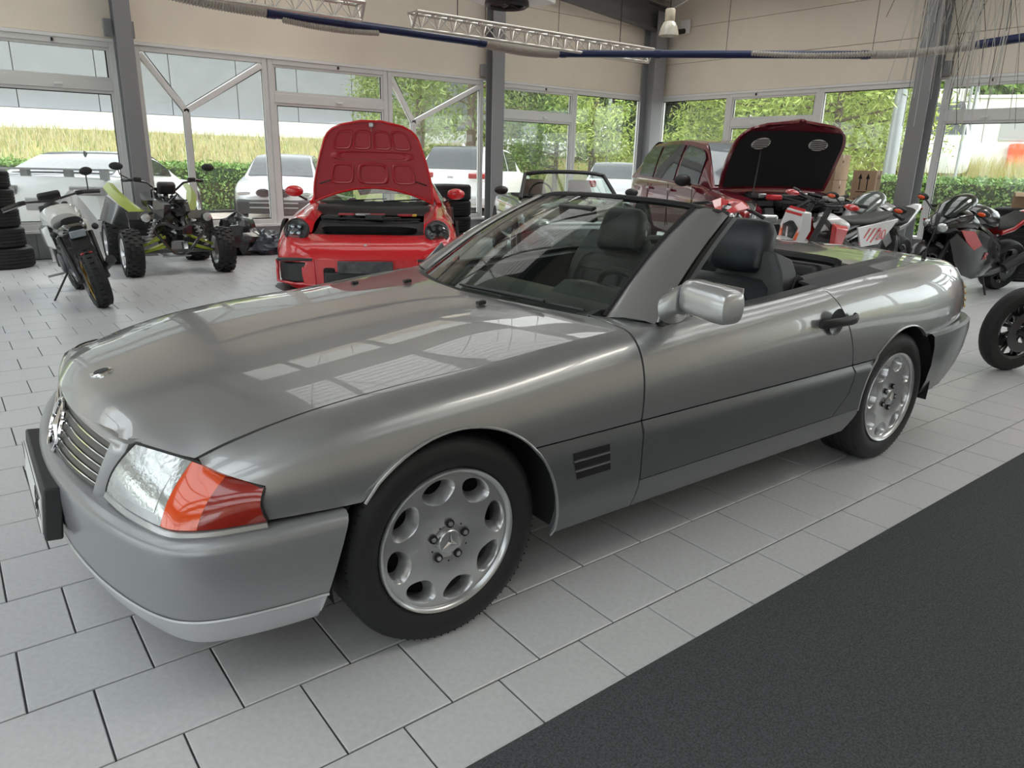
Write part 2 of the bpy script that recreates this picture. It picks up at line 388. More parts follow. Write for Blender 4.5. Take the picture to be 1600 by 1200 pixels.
# --- roof
ceil = wallobj('ceiling', 'corrugated sheet roof over dark steel rafters and purlins')
def roof_part(name, material, xa, xb, ya, yb):
    pr = []; y = ya
    while y < yb - .01:
        pr += [(y, 0), (y + .07, 0), (y + .09, .05), (y + .18, .05)]; y += .2
    pr.append((yb, 0))
    b = B(); b.grid([[(x, yy, roofz(x) + dz) for yy, dz in pr] for x in (xa, xb)]); return b.obj(name, material, ceil, smooth=0)
M_rl = glass('added_rooflight_sheet', (.74, .76, .76), .5, haze=.08)  # rooflights are added openings, placed to brighten the hall with daylight
M_rl2 = glass('added_frosted_rooflight', (.80, .79, .76), .3, haze=.15, hazecol=(.8, .76, .68))
M_rl3 = glass('added_frosted_rooflight_sheet', (.50, .49, .46), .3, haze=.25, hazecol=(.8, .76, .68))
Y0 = YF - .3; k = 0
while Y0 < YB + .2:
    Y1 = Y0 + 1.2; lit = k % 4 != 3
    if lit: roof_part('roof_sheet', M_roof, XL - .3, -8.6, Y0, Y1); roof_part('added_rooflight', M_rl, -8.6, -1.4, Y0, Y1); roof_part('roof_sheet', M_roof, -1.4, .78, Y0, Y1)
    else: roof_part('roof_sheet', M_roof, XL - .3, .78, Y0, Y1)
    if k in (1, 3, 10, 11, 13): roof_part('added_rooflight', M_rl3, 1.6, 6.0, Y0, Y1); roof_part('roof_sheet', M_roof, .78, 1.6, Y0, Y1)
    else: roof_part('roof_sheet', M_roof, .78, 6.0, Y0, Y1)
    if k % 2 == 0: roof_part('added_rooflight', M_rl2, 6.0, 11.2, Y0, Y1); roof_part('roof_sheet', M_roof, 11.2, XR + .3, Y0, Y1)
    else: roof_part('roof_sheet', M_roof, 6.0, XR + .3, Y0, Y1)
    Y0 = Y1; k += 1
for y in (9.5, 4.02, -1.6, -7.0):
    for xa, xb in ((.78, 11.9), (-10.3, .78)):
        b = B()
        for dz0, dz1, wy in ((-.62, -.60, .2), (-.17, -.15, .2), (-.60, -.17, .014)):
            b.add([(x, y + sy * wy / 2, roofz(x) + dz) for x in (xa, xb) for dz in (dz0, dz1) for sy in (-1, 1)], [(0, 1, 3, 2), (4, 6, 7, 5), (0, 4, 5, 1), (2, 3, 7, 6), (0, 2, 6, 4), (1, 5, 7, 3)])
        b.obj('rafter', M_rafter, ceil, smooth=0)
for k in range(13):
    x = -9.6 + k * 1.73
    b = B(); b.bb(x - .04, x + .04, YF, YB, roofz(x) - .15, roofz(x) - .01); b.obj('purlin', M_rafter, ceil, smooth=0)
for xa, xb, ya, yb in ((9.2, 11.7, 9.3, 4.2), (11.7, 9.2, 9.3, 4.2), (-2.6, .7, 4.0, -1.5), (.7, -2.6, 4.0, -1.5), (3.5, .9, 9.3, 4.2), (.9, 3.5, 9.3, 4.2)):
    b = B(); b.cyl((xa, ya, roofz(xa) - .25), (xb, yb, roofz(xb) - .25), .012, n=6); b.obj('brace_rod', M_white, ceil)
# ================================================================== SILVER CONVERTIBLE
M_silver = mat('silver_metallic_paint', (.40, .405, .405), .34, .75, coat=1.0, coatr=.02)
M_clad = mat('grey_cladding_paint', (.115, .122, .128), .38, .35, coat=.35, coatr=.15)
M_bump = mat('grey_bumper_paint', (.30, .308, .315), .36, .45, coat=.4, coatr=.12)
M_lip = mat('silver_lip_paint', (.50, .51, .53), .4, .4, coat=.5, coatr=.1)
M_chrome = mat('chrome', (.85, .85, .86), .08, 1.0)
M_alloy = mat('alloy_silver', (.52, .525, .53), .28, .8, coat=.5, coatr=.1)
M_alloyd = mat('alloy_dull', (.42, .42, .43), .35, .8)
M_leather = mat('black_leather', (.020, .024, .029), .38, spec=.5, bump=.15, bscale=250)
M_trim = mat('dark_trim', (.03, .031, .033), .55)
M_seal = mat('rubber_seal', (.012, .012, .012), .6)
M_well = mat('wheel_well', (.010, .010, .011), .9)
M_disc = mat('brake_steel', (.10, .10, .10), .4, .6)
M_orange = mat('orange_lens', (.76, .075, .006), .12, coat=1.0, emit=None)
M_orange2 = mat('red_orange_lens', (.30, .016, .006), .15, coat=1.0)
M_lens = mat('headlamp_lens', (.55, .58, .57), .12, .55, coat=1.0, bump=.6, bscale=60)
M_lens2 = glass('clear_cover', (.92, .95, .95), 1.0)
M_refl = mat('reflector', (.75, .78, .78), .15, .9)
M_wsglass = glass('windscreen_glass', (.62, .72, .67), 2.0)
M_red = mat('red_lens', (.35, .008, .01), .15, coat=1.0)
M_plate = mat('plate_white', (.75, .75, .74), .4)
def superell(c, u, v, ru, rv, p, n=20):
    o_ = []
    for a in np.linspace(0, 2 * math.pi, n + 1)[:-1]:
        cc, ss = math.cos(a), math.sin(a); q = (abs(cc) ** p + abs(ss) ** p) ** (-1 / p); o_.append(np.array(c) + np.array(u) * ru * cc * q + np.array(v) * rv * ss * q)
    return o_
CO = (0.458443, 0.803202, 0); CY = math.radians(-1.1)
car = thing('convertible', 'silver two-seat convertible with open roof, grey side cladding and eight-hole alloy wheels', 'car', CO, CY)
fW = pch([(-.66, .815), (-.5, .862), (-.3, .886), (0, .898), (.5, .902), (1.5, .902), (2.2, .90), (2.6, .892), (3.0, .853), (3.3, .79), (3.5, .715), (3.62, .64)])
fys = pch([(-.62, .715), (-.33, .735), (0, .748), (.4, .762), (.75, .782), (1.1, .806), (1.5, .818), (1.9, .812), (2.3, .79), (2.8, .72), (3.3, .63), (3.62, .52)])
fzs = pch([(-.62, .667), (-.55, .692), (-.33, .745), (-.08, .776), (.19, .797), (.5, .829), (.75, .849), (1.0, .861), (1.4, .875), (1.9, .907), (2.3, .928), (2.8, .935), (3.3, .915), (3.55, .885), (3.62, .86)])
def sidept(x, t, z0=.515):
    w_, ys, zs = fW(x), fys(x), fzs(x); h = zs - z0
    p = [(w_ - .016, z0), (w_ + .012, z0 + .42 * h), (w_ - .010, zs - .06 * h), (ys, zs)]
    a, b_, c, d = (1 - t) ** 3, 3 * t * (1 - t) ** 2, 3 * t * t * (1 - t), t ** 3
    return V(x, -(a * p[0][0] + b_ * p[1][0] + c * p[2][0] + d * p[3][0]), a * p[0][1] + b_ * p[1][1] + c * p[2][1] + d * p[3][1])
def t_of_z(x, z):
    lo, hi = 0.0, 1.0
    for _ in range(24):
        m_ = (lo + hi) / 2
        if sidept(x, m_)[2] < z: lo = m_
        else: hi = m_
    return lo
def both(make, name, material, parent=car, **kw):
    fixn = kw.get('fixn'); fl = (0, -1, .4); fr = (0, 1, .4)
    if fixn or kw.pop('noface', False): fl = fr = None
    a = make().obj(name, material, parent, face=fl, **kw); b = make().flip().obj(name, material, parent, face=fr, **kw); return a, b
AXF, AXR, AR = .02, 2.512, .352
def arch(x, x0, r=AR, zc=.315): return zc + math.sqrt(max(0, r * r - (x - x0) ** 2))
def fender():
    cols = [(x, .529 - (x + .5) * .03) for x in np.linspace(-.630, AXF - AR * .80 - .008, 20)]
    cols += [(AXF - AR * math.cos(a), .315 + AR * math.sin(a)) for a in np.linspace(math.acos(.80), math.pi - math.asin(.245 / AR), 34)]
    cols += [(x, .558) for x in np.linspace(AXF + AR * .74, .733, 12)]
    g = []
    for x, zb in cols:
        tb = t_of_z(x, zb); g.append([sidept(x, tb + (1 - tb) * k / 18) for k in range(19)])
    import bmesh
    b = B().grid(g); me = bpy.data.meshes.new('tmp'); me.from_pydata(b.v, [], b.f); bm = bmesh.new(); bm.from_mesh(me)
    pa, pb_ = (Vector((-.505, 0, .615)), Vector((1, 0, -.42))), (Vector((-.625, 0, .668)), Vector((.40, 0, 1.0)))
    for co, no in (pa, pb_, (Vector((-.617, 0, 0)), Vector((1, 0, 0)))):
        bmesh.ops.bisect_plane(bm, geom=bm.verts[:] + bm.edges[:] + bm.faces[:], plane_co=co, plane_no=no)
    kill = []
    for f in bm.faces:
        c = f.calc_center_median()
        if ((c - pa[0]).dot(pa[1]) < 0 and (c - pb_[0]).dot(pb_[1]) < 0) or c.x < -.617: kill.append(f)
    bmesh.ops.delete(bm, geom=kill, context='FACES'); bm.to_mesh(me); bm.free()
    o = B(); o.v = [tuple(v.co) for v in me.vertices]; o.f = [tuple(p.vertices) for p in me.polygons]; bpy.data.meshes.remove(me); return o
both(fender, 'front_fender', M_silver, solid=.012)
fxr = lin([(.5, 2.075), (.555, 2.058), (.63, 2.03), (.711, 1.99), (.77, 1.955), (.83, 1.912), (.88, 1.865), (.91, 1.83), (.95, 1.80)])
def door():
    g = []
    for k in range(18):
        row = []
        for i in range(26):
            u = i / 25; x = .741 + u * (1.9 - .741)
            for _ in range(3):
                tb = t_of_z(x, .558); t = tb + (1 - tb) * k / 17; x = .741 + u * (fxr(sidept(x, t)[2]) - .004 - .741)
            row.append(sidept(x, t))
        g.append(row[::-1])
    return B().grid(g)
dl, dr = both(door, 'door', M_silver, solid=.012)
def quarter():
    g = []
    cols = []
    for x in np.linspace(1.83, 2.058, 10): cols.append((x, None))
    cols += [(x, .558) for x in np.linspace(2.065, AXR - AR * .73, 5)]
    cols += [(AXR - (AR + .012) * math.cos(a), .315 + (AR + .012) * math.sin(a)) for a in np.linspace(math.acos(.70), math.pi - math.asin(.285 / AR), 30)]
    cols += [(x, .60 + (x - 2.74) * .04) for x in np.linspace(2.745, 3.6, 22)]
    for x, zb in cols:
        if zb is None:
            lo, hi = .55, fzs(x)
            for _ in range(20):
                m_ = (lo + hi) / 2
                if fxr(m_) + .004 > x: lo = m_
                else: hi = m_
            zb = lo
        tb = t_of_z(x, zb); g.append([sidept(x, tb + (1 - tb) * k / 16) for k in range(17)])
    return B().grid(g)
both(quarter, 'rear_quarter', M_silver, solid=.012)
# lower cladding
def cladpt(x, z, off=.004):
    w_ = fW(x) + off; k = (z - .235) / .32
    return V(x, -(w_ - .035 * max(0, .35 - k) ** 1.5 / .207 - (.014 if z > .549 else 0)), z)
def clad_strip(x0, x1, z0, z1, nx=14, nz=8, fx0=None, fx1=None):
    zs_ = list(np.linspace(z0, z1, nz))
    return B().grid([[cladpt((x1 if not fx1 else fx1(z)) + ((x0 if not fx0 else fx0(z)) - (x1 if not fx1 else fx1(z))) * i / nx, z) for i in range(nx + 1)] for z in zs_])
archrear = lambda z: AXF + math.sqrt(max(.0, (AR + .005) ** 2 - (z - .315) ** 2)) if z > .33 else AXF + AR + .003
both(lambda: clad_strip(0, .735, .235, .553, fx0=archrear), 'front_cladding', M_clad, solid=.015)
fxd = lin([(.345, 1.925), (.36, 1.945), (.431, 2.037), (.49, 2.062), (.536, 2.066), (.553, 2.056)])
dcl = both(lambda: clad_strip(.742, 2, .347, .553, 18, fx1=lambda z: fxd(z) - .004), 'cladding', M_clad, dl, solid=.015)
dcl[1].parent = dr
frr = lambda z: AXR - math.sqrt(max(0, (AR + .016) ** 2 - (z - .315) ** 2)) if z > .3 else AXR - AR - .016 + (.315 - z) * -.6
both(lambda: clad_strip(.739, 2, .235, .343, 20, 5, fx1=lambda z: min(frr(z), 2.16)), 'sill', M_clad, solid=.015)
both(lambda: clad_strip(1.93, 2, .345, .553, 6, 10, fx0=lambda z: fxd(z) + .003, fx1=frr), 'rear_cladding', M_clad, solid=.015)
# fender vent: three dark slots with thin ribs
def vent():
    b = B()
    for k in range(3):
        z = .500 - k * .034
        b.add([cladpt(.43 + .008 * k, z - .012, .0055), cladpt(.585 + .004 * k, z - .012, .0055), cladpt(.582 + .004 * k, z + .012, .0055), cladpt(.425 + .008 * k, z + .012, .0055)], [(0, 1, 2, 3)])
    return b
both(vent, 'fender_vent', M_gap, smooth=0)
both(lambda: B().tube([cladpt(.43, .483, .007), cladpt(.583, .483, .007)], .0035, 6).tube([cladpt(.438, .449, .007), cladpt(.587, .449, .007)], .0035, 6), 'vent_rib', M_clad)
def archlip(x0, r, a0, a1, n=30, tail=None):
    P = []
    for a in np.linspace(a0, a1, n):
        x = x0 - r * math.cos(a); z = .315 + r * math.sin(a); y = -(fW(x) + .000) if z < .56 else sidept(x, t_of_z(x, z))[1] - .002
        P.append(V(x, y - .002, z))
    if tail: P += [V(*q) for q in tail]
    return B().tube(P, .0045, 8)
both(lambda: archlip(AXF, AR + .003, math.radians(36), math.pi, tail=[(AXF + AR + .004, -.893, .26), (AXF + AR - .002, -.88, .236)]), 'arch_lip', M_silver)
both(lambda: archlip(AXR, AR + .014, 0.05, math.radians(128)), 'arch_lip', M_silver)
def well(x0):
    b = B(); b.lathe([(AR + .03, 0), (AR + .03, .34), (.02, .34)], (x0, -.872, .315), (0, 1, 0), 30, a0=-.18, a1=math.pi + .18); return b
both(lambda: well(AXF), 'wheel_well', M_well, noface=True); both(lambda: well(AXR), 'wheel_well', M_well, noface=True)
# ---- hood
fzc = pch([(-.84, .685), (-.80, .702), (-.717, .722), (-.6, .748), (-.4, .785), (-.1, .823), (.2, .850), (.45, .868), (.62, .876)])
def hoodz(x, y):
    q = abs(y) / .745; zc = fzc(x); zs = fzs(max(x, -.62)) if x > -.62 else .667 - (-.62 - x) * .22
    # a soft raised centre with two gentle creases
    z = zc + (zs - zc) * q ** 2.3
    return z
hxf = pch([(0, -.822), (.15, -.818), (.30, -.800), (.42, -.778), (.50, -.752), (.56, -.716), (.63, -.680), (.70, -.634), (.72, -.616), (.76, -.55)])
hxr = pch([(0, .575), (.2, .60), (.4, .655), (.56, .715), (.66, .745), (.76, .74)])
def hood():
    g = []
    NY = 40
    for j in range(NY + 1):
        s = -1 + 2 * j / NY; row = []
        for i in range(41):
            u = i / 40; u = u ** 1.25
            x = 0
            for _ in range(4):
                ymax = fys(max(x, -.62)) - .004; y = s * ymax; x = hxf(abs(y)) + u * (hxr(abs(y)) - hxf(abs(y)))
            d = x - hxf(abs(y)); roll = (.022 if abs(y) < .44 else .022 * max(.15, 1 - (abs(y) - .44) / .07)) * math.exp(-(d / .030) ** 1.2)
            row.append(V(x, y, hoodz(x, y) - roll))
        g.append(row)
    return B().grid(g)
hd = hood().obj('hood', M_silver, car, solid=.012, face=(0, 0, 1))
B().lathe([(0, .004), (.026, .004), (.033, .002), (.034, -.003)], (-.715, 0, hoodz(-.715, 0) + .003), (-.25, 0, 1), 28).obj('round_emblem', M_chrome, hd)
B().lathe([(0, .0045), (.022, .0045)], (-.715, 0, hoodz(-.715, 0) + .0035), (-.25, 0, 1), 28).obj('emblem_disc', M_trim, hd)
for y in (-.28, .28):
    for dx in (0,): B().box((.50, y, hoodz(.50, y) + .010), (.035, .022, .014), roty(-.1)).obj('washer_nozzle', M_black, hd, bevel=.004)
B().box((.36, .50, hoodz(.36, .50) + .006), (.03, .02, .012)).obj('washer_nozzle', M_black, hd, bevel=.004)
# under-hood front carrier so nothing shows through the gaps
B().box((-.50, 0, .50), (.30, 1.30, .22)).obj('front_carrier', M_gap, car, smooth=0)
# ---- grille (part of the nose)
def gpt(a, b, off=0.0, sx=1.0):
    yb, yt = .405, .478; y = a * (yb + (yt - yb) * b)
    x = (-.872 + .058 * a * a) + b * ((-.810 + .048 * a * a) - (-.872 + .058 * a * a)) - .004 * math.sin(b * math.pi)
    return V(x - off, y, .498 + .165 * b)
gs = B(); loop = []
N = 14
def rr(a, b): return (a, b)
per = [(-1 + 2 * i / N, 0) for i in range(N)] + [(1, i / 6) for i in range(6)] + [(1 - 2 * i / N, 1) for i in range(N)] + [(-1, 1 - i / 6) for i in range(6)]
rings = []
for (da, db, off) in ((0, 0, -.02), (0, 0, .008), (.025, .06, .016), (.095, .13, .014), (.145, .20, .0), (.160, .23, -.05)):
    rings.append([gpt(a * (1 + da), .5 + (b - .5) * (1 + db * (1 if b > .5 else 1.0)), off) for a, b in per])
gs.loft(rings, True, caps=False)
grille = gs.obj('grille_surround', M_silver, car, fixn=True)
B().grid([[gpt(a, b, -.018) for b in (0, .5, 1)] for a in np.linspace(-1, 1, 13)]).obj('grille_back', mat('grille_dark', (.05, .048, .044), .5), grille)
for k in range(6):
    b0 = .06 + k * .158
    sb = B(); sb.loft([[gpt(a, b0, .000), gpt(a, b0 + .075, -.004), gpt(a, b0 + .135, -.012), gpt(a, b0 + .02, -.016)] for a in np.linspace(-.99, .99, 15)]); s_ = sb.obj('slat', mat('grille_slat', (.12, .115, .105), .45, .3), grille)
    B().tube([gpt(a, b0 + .005, .003) for a in np.linspace(-.99, .99, 21)], .0028, 6).obj('chrome_strip', M_chrome, s_)
star = B(); cen = gpt(0, .5, .008); R_ = .082
e1, e2 = V(0, 1, 0), unit(V(.36, 0, 1)); nrm = unit(np.cross(e1, e2))
if nrm[0] > 0: nrm = -nrm
star.tube([cen + R_ * (math.cos(t) * e1 + math.sin(t) * e2) for t in np.linspace(0, 2 * math.pi, 33)[:-1]], .0065, 8, closed=True)
for k in range(3):
    a0 = math.pi / 2 + k * 2 * math.pi / 3; tip = cen + R_ * (math.cos(a0) * e1 + math.sin(a0) * e2)
    l_ = cen + .013 * (math.cos(a0 + 1.047) * e1 + math.sin(a0 + 1.047) * e2); r_ = cen + .013 * (math.cos(a0 - 1.047) * e1 + math.sin(a0 - 1.047) * e2)
    star.add([tip, l_, cen + nrm * .011, r_, cen - nrm * .004], [(0, 1, 2), (0, 2, 3), (0, 4, 1), (0, 3, 4)])
star.obj('star_emblem', M_chrome, grille, fixn=True)
B().tube([cen - nrm * .0, cen - nrm * .04], .02, 10).obj('emblem_mount', M_black, grille)
# ---- head lamps
LB = crom([(-.794, .498, .545), (-.779, .585, .543), (-.757, .665, .540), (-.722, .760, .538), (-.69, .803, .537), (-.62, .836, .536), (-.510, .859, .536)], 6)
LT = crom([(-.722, .556, .676), (-.700, .602, .676), (-.668, .655, .672), (-.628, .713, .664), (-.588, .758, .648), (-.546, .802, .632), (-.506, .846, .613)], 6)
def lamp_patch(i0, i1, off=0.0, v0=0.0, v1=1.0, nv=10):
    g = []
    for i in range(i0, i1 + 1):
        a, b_ = V(*LB[i]), V(*LT[i]); row = []
        for k in range(nv + 1):
            v = v0 + (v1 - v0) * k / nv; p = a + (b_ - a) * v; bul = .020 * math.sin(math.pi * v) ; n = unit(V(-1, .8, .3))
            p = p + n * (bul + off); row.append(V(p[0], -p[1], p[2]))
        g.append(row)
    return B().grid(g)
NI = len(LB) - 1; SPL = 18
def lamp(side):
    f = (lambda b: b) if side < 0 else (lambda b: b.flip())
    h = f(lamp_patch(0, SPL)).obj('headlamp', M_lens, car, solid=.006)
    f(lamp_patch(2, SPL - 2, .0035, .16, .74)).obj('fluted_glass', M_refl2, h, solid=.004)
    f(lamp_patch(SPL, NI - 9)).obj('indicator', M_orange, h, solid=.006); f(lamp_patch(NI - 9, NI)).obj('side_marker', M_orange2, h, solid=.006)
    b = B()
    for v in (.15, .32, .49, .66, .83):
        b.tube([lamp_patch(i, i + 1, .002, v, v + .01, 1).v[0] for i in range(SPL + 1, NI - 9)], .0016, 4)
    f(b).obj('lens_rib', M_orange2, h)
    b = B(); b.tube([(x, -y, z - .014) for x, y, z in LB], .013, 8); f(b).obj('lamp_trim', M_silver, h)
    b = B(); b.tube([(x - .004, -y - .003, z + .004) for x, y, z in LT], .0035, 6); b.tube([lamp_patch(0, 1, .0, k / 8, 1, 1).v[0] for k in range(9)], .008, 6); b.tube([lamp_patch(NI - 1, NI, .0, 0, 1, 8).v[9 + k] for k in range(9)], .006, 6); f(b).obj('lamp_seal', M_seal, h)
M_refl2 = mat('fluted_reflector', (.62, .66, .65), .18, .75, coat=1.0, bump=.8, bscale=90)
lamp(-1); lamp(1)
# nose fill between grille surround and lamps
for sd in (-1, 1):
    b = B(); g = []
    for k in range(7):
        v = k / 6; pi = gpt(1.1, -.05 + 1.2 * v, -.006); po = LB[0] + (LT[0] - LB[0]) * v + V(-.002, -.008, 0)
        g.append([V(pi[0] + (po[0] - pi[0]) * u + .020 * math.sin(math.pi * u), -(pi[1] + (po[1] - pi[1]) * u), pi[2] + (po[2] - pi[2]) * u) for u in np.linspace(0, 1, 7)])
    b.grid(g)
    if sd > 0: b.flip()
    b.obj('nose_panel', M_silver, car, fixn=False)
# ---- front bumper
BP = crom([(-.905, 0), (-.900, .15), (-.882, .32), (-.850, .50), (-.805, .66), (-.755, .775), (-.700, .838), (-.62, .874), (-.50, .895), (-.40, .903)], 5)
def bump_ring(prof, xend):
    n = len(BP); rings = []
    for i in range(n):
        d = BP[min(i + 1, n - 1)] - BP[max(i - 1, 0)]; nn = unit(V(-d[1], d[0])) * (1 if True else 1)
        if nn @ (BP[i] - V(-.3, .3)) < 0: nn = -nn
        rings.append([V(BP[i][0] + nn[0] * o, -(BP[i][1] + nn[1] * o), z) for o, z in prof])
    # run on to the wheel arch
    for k in range(1, 5):
        rings.append([V(rings[n - 1][j][0] + (xend(prof[j][1]) - rings[n - 1][j][0]) * k / 4, rings[n - 1][j][1] - .001 * k, prof[j][1]) for j in range(len(prof))])
    left = rings; right = [[V(p[0], -p[1], p[2]) for p in r] for r in rings[:0:-1]]
    return B().grid(right + left)
xend = lambda z: -.405 + (z - .226) * .31
prof = [(-.10, .512), (-.055, .516), (-.028, .516), (-.012, .510), (-.003, .498), (0, .482), (.001, .44), (-.003, .37), (-.010, .305)]
fbp = bump_ring(prof, xend).obj('front_bumper', M_bump, car, fixn=True)
bump_ring([(-.014, .302), (-.016, .285), (-.026, .25), (-.045, .224), (-.09, .214)], xend).obj('lower_lip', M_lip, fbp, fixn=True)
bump_ring([(-.007, .308), (-.004, .304), (-.008, .300)], xend).obj('lip_line', M_lip, fbp, fixn=True)
# number plate
pl = B(); PLX = -.925
pl.box((PLX + .014, 0, .415), (.045, .56, .155), roty(.10)).obj('plate_holder', M_trim, fbp, bevel=.006)
pm = B().box((PLX - .012, 0, .410), (.006, .52, .11), roty(.10)).obj('number_plate', M_plate, fbp, bevel=.002)
rim = B()
for (y, z, sy, sz) in ((0, .051, .51, .004), (0, -.051, .51, .004), (.253, 0, .004, .10), (-.253, 0, .004, .10)): rim.box((PLX - .0158 - z * -.10, y, .410 + z), (.0015, sy, sz))
rim.obj('plate_border', M_black, pm, smooth=0)
text('plate_letters', '5T', .10, M_black, pm, basis((PLX - .0162, -.16, .410), (0, -1, 0), (.10, 0, 1)))
# ---- rear bumper, tail
RB = crom([(2.775, .899), (3.0, .885), (3.3, .83), (3.5, .755), (3.60, .64), (3.645, .40), (3.655, 0)], 5)
def rb_ring(prof):
    n = len(RB); rings = []
    for i in range(n):
        d = RB[min(i + 1, n - 1)] - RB[max(i - 1, 0)]; nn = unit(V(d[1], -d[0]))
        if nn @ (RB[i] - V(2.6, .2)) < 0: nn = -nn
        rings.append([V(RB[i][0] + nn[0] * o - (z - .6) * (.22 if i < 5 else (.10 if i < 8 else -.05)), -(RB[i][1] + nn[1] * o), z) for o, z in prof])
    right = [[V(p[0], -p[1], p[2]) for p in r] for r in rings[-2::-1]]
    return B().grid(rings + right)
rb_ring([(-.08, .608), (-.01, .612), (.004, .60), (.008, .55), (.0, .45), (-.02, .36), (-.05, .28)]).obj('rear_bumper', M_clad, car, fixn=True)
g = []
for y in np.linspace(-1, 1, 15):
    g.append([V(3.62 - .10 * y * y * y * y - .02 * k / 6 , y * (.62 - .10 * k / 6), .60 + (.285) * k / 6) for k in range(7)])
B().grid(g).obj('tail_panel', M_silver, car)
def tail():
    b = B(); g = []
    for x in np.linspace(3.40, 3.61, 8): g.append([sidept(x, t_of_z(x, z)) + V(.004, -.006, 0) for z in np.linspace(.63, .80, 8)])
    return b.grid(g)
both(tail, 'tail_lamp', M_red)
def tailrib():
    b = B()
    for z in (.665, .70, .735, .77): b.tube([sidept(x, t_of_z(x, z)) + V(.004, -.010, 0) for x in np.linspace(3.42, 3.60, 6)], .006, 6)
    return b
both(tailrib, 'tail_rib', mat('amber_rib', (.7, .5, .2), .2))
# ---- rear deck: tonneau lid + boot lid
def deckz(x, y):
    q = abs(y) / max(.1, fys(x)); return fzs(x) + .022 * (1 - q ** 2.2)
def deck(x0f, x1, n=16):
    g = []
    for s in np.linspace(-1, 1, 25):
        row = []
        for u in np.linspace(0, 1, n):
            x = x1
            for _ in range(3):
                y = s * (fys(x) - .003); x = x0f(abs(y)) + u * (x1 - x0f(abs(y)))
            row.append(V(x, y, deckz(x, y)))
        g.append(row)
    return B().grid(g).flip()
tl0 = pch([(0, 2.42), (.4, 2.40), (.60, 2.33), (.70, 2.24), (.8, 2.10)])
tz = deck(lambda y: 2.42 - .0 * y, 2.80).obj('roof_cover_lid', M_silver, car, solid=.012, face=(0, 0, 1))
bl = deck(lambda y: 2.808, 3.60, 22).obj('boot_lid', M_silver, car, solid=.012, face=(0, 0, 1))
def rearside():
    # strip joining the quarter to the cockpit beside the roof cover lid
    g = []
    for x in np.linspace(1.84, 2.42, 12): g.append([V(x, -(fys(x) - .002 - .10 * k / 4), fzs(x) + .004 * k - .002 * (k == 4)) for k in range(5)])
    return B().grid(g)
both(rearside, 'quarter_top', M_trim, solid=.01)
both(lambda: B().loft([[V(x, -(fys(x) - .10), fzs(x) + .010), V(x, -(fys(x) - .16), fzs(x) + .014), V(x, -(fys(x) - .16), fzs(x) - .02), V(x, -(fys(x) - .10), fzs(x) - .02)] for x in np.linspace(1.9, 2.88, 14)]), 'roof_seal_strip', M_black)
# antenna
an = B(); q = V(3.18, -.60, deckz(3.18, .60)); an.cyl(q - V(0, 0, .01), q + V(0, 0, .03), .014, .008, 10); an.obj('antenna_base', M_black, car)
B().cyl(q + V(0, 0, .02), q + V(.10, -.01, .25), .004, .003, 6).obj('antenna', M_trim, car)
# ---- wheels
def wheel(parent, name='wheel', R=.322, rr_=.222, wd=.225, holes=True, rubber=None):
    rubber = rubber or M_rubber
    # local: axle along -y (outer face at y=0 looking to -y), built around origin
    r = bpy.data.objects.new(name, None); COL.objects.link(r); r.parent = parent
    ty = B(); ty.lathe([(rr_ - .004, .012), (rr_ + .012, -.004), (rr_ + .045, -.010), (R - .035, -.004), (R - .012, .008), (R, .030), (R, wd - .03), (R - .012, wd - .008), (rr_ + .04, wd + .006), (rr_ - .004, wd - .015), (rr_ - .004, .012)], (0, 0, 0), (0, 1, 0), 64)
    t_ = ty.obj('tyre', rubber, r)
    gb = B()
    for k in range(84):
        a = 2 * math.pi * k / 84; c = math.cos(a); s_ = math.sin(a); e = V(-s_, 0, c)
        for (h0, h1, sk) in ((.006, .055, .012), (wd - .055, wd - .006, -.012)):
            p0 = V(c, 0, s_) * (R + .0005 - (.010 if h0 < .02 else 0)) + V(0, h0, 0); p1 = V(c, 0, s_) * (R + .0012) + V(0, h1, 0) + e * sk
            p0 = V(c, 0, s_) * (R - .009) + V(0, h0 if h0 < .05 else h1, 0); p1 = V(c, 0, s_) * (R + .0012) + V(0, h1 if h0 < .05 else h0, 0) + e * sk
            gb.add([p0 - e * .0022, p0 + e * .0022, p1 + e * .0022, p1 - e * .0022], [(0, 1, 2, 3)])
    for h in (.075, .1125, .15):
        gb.lathe([(R + .0008, h - .004), (R + .0008, h + .004)], (0, 0, 0), (0, 1, 0), 64)
    gb.obj('tread_groove', M_gap, t_, smooth=0)
    return r
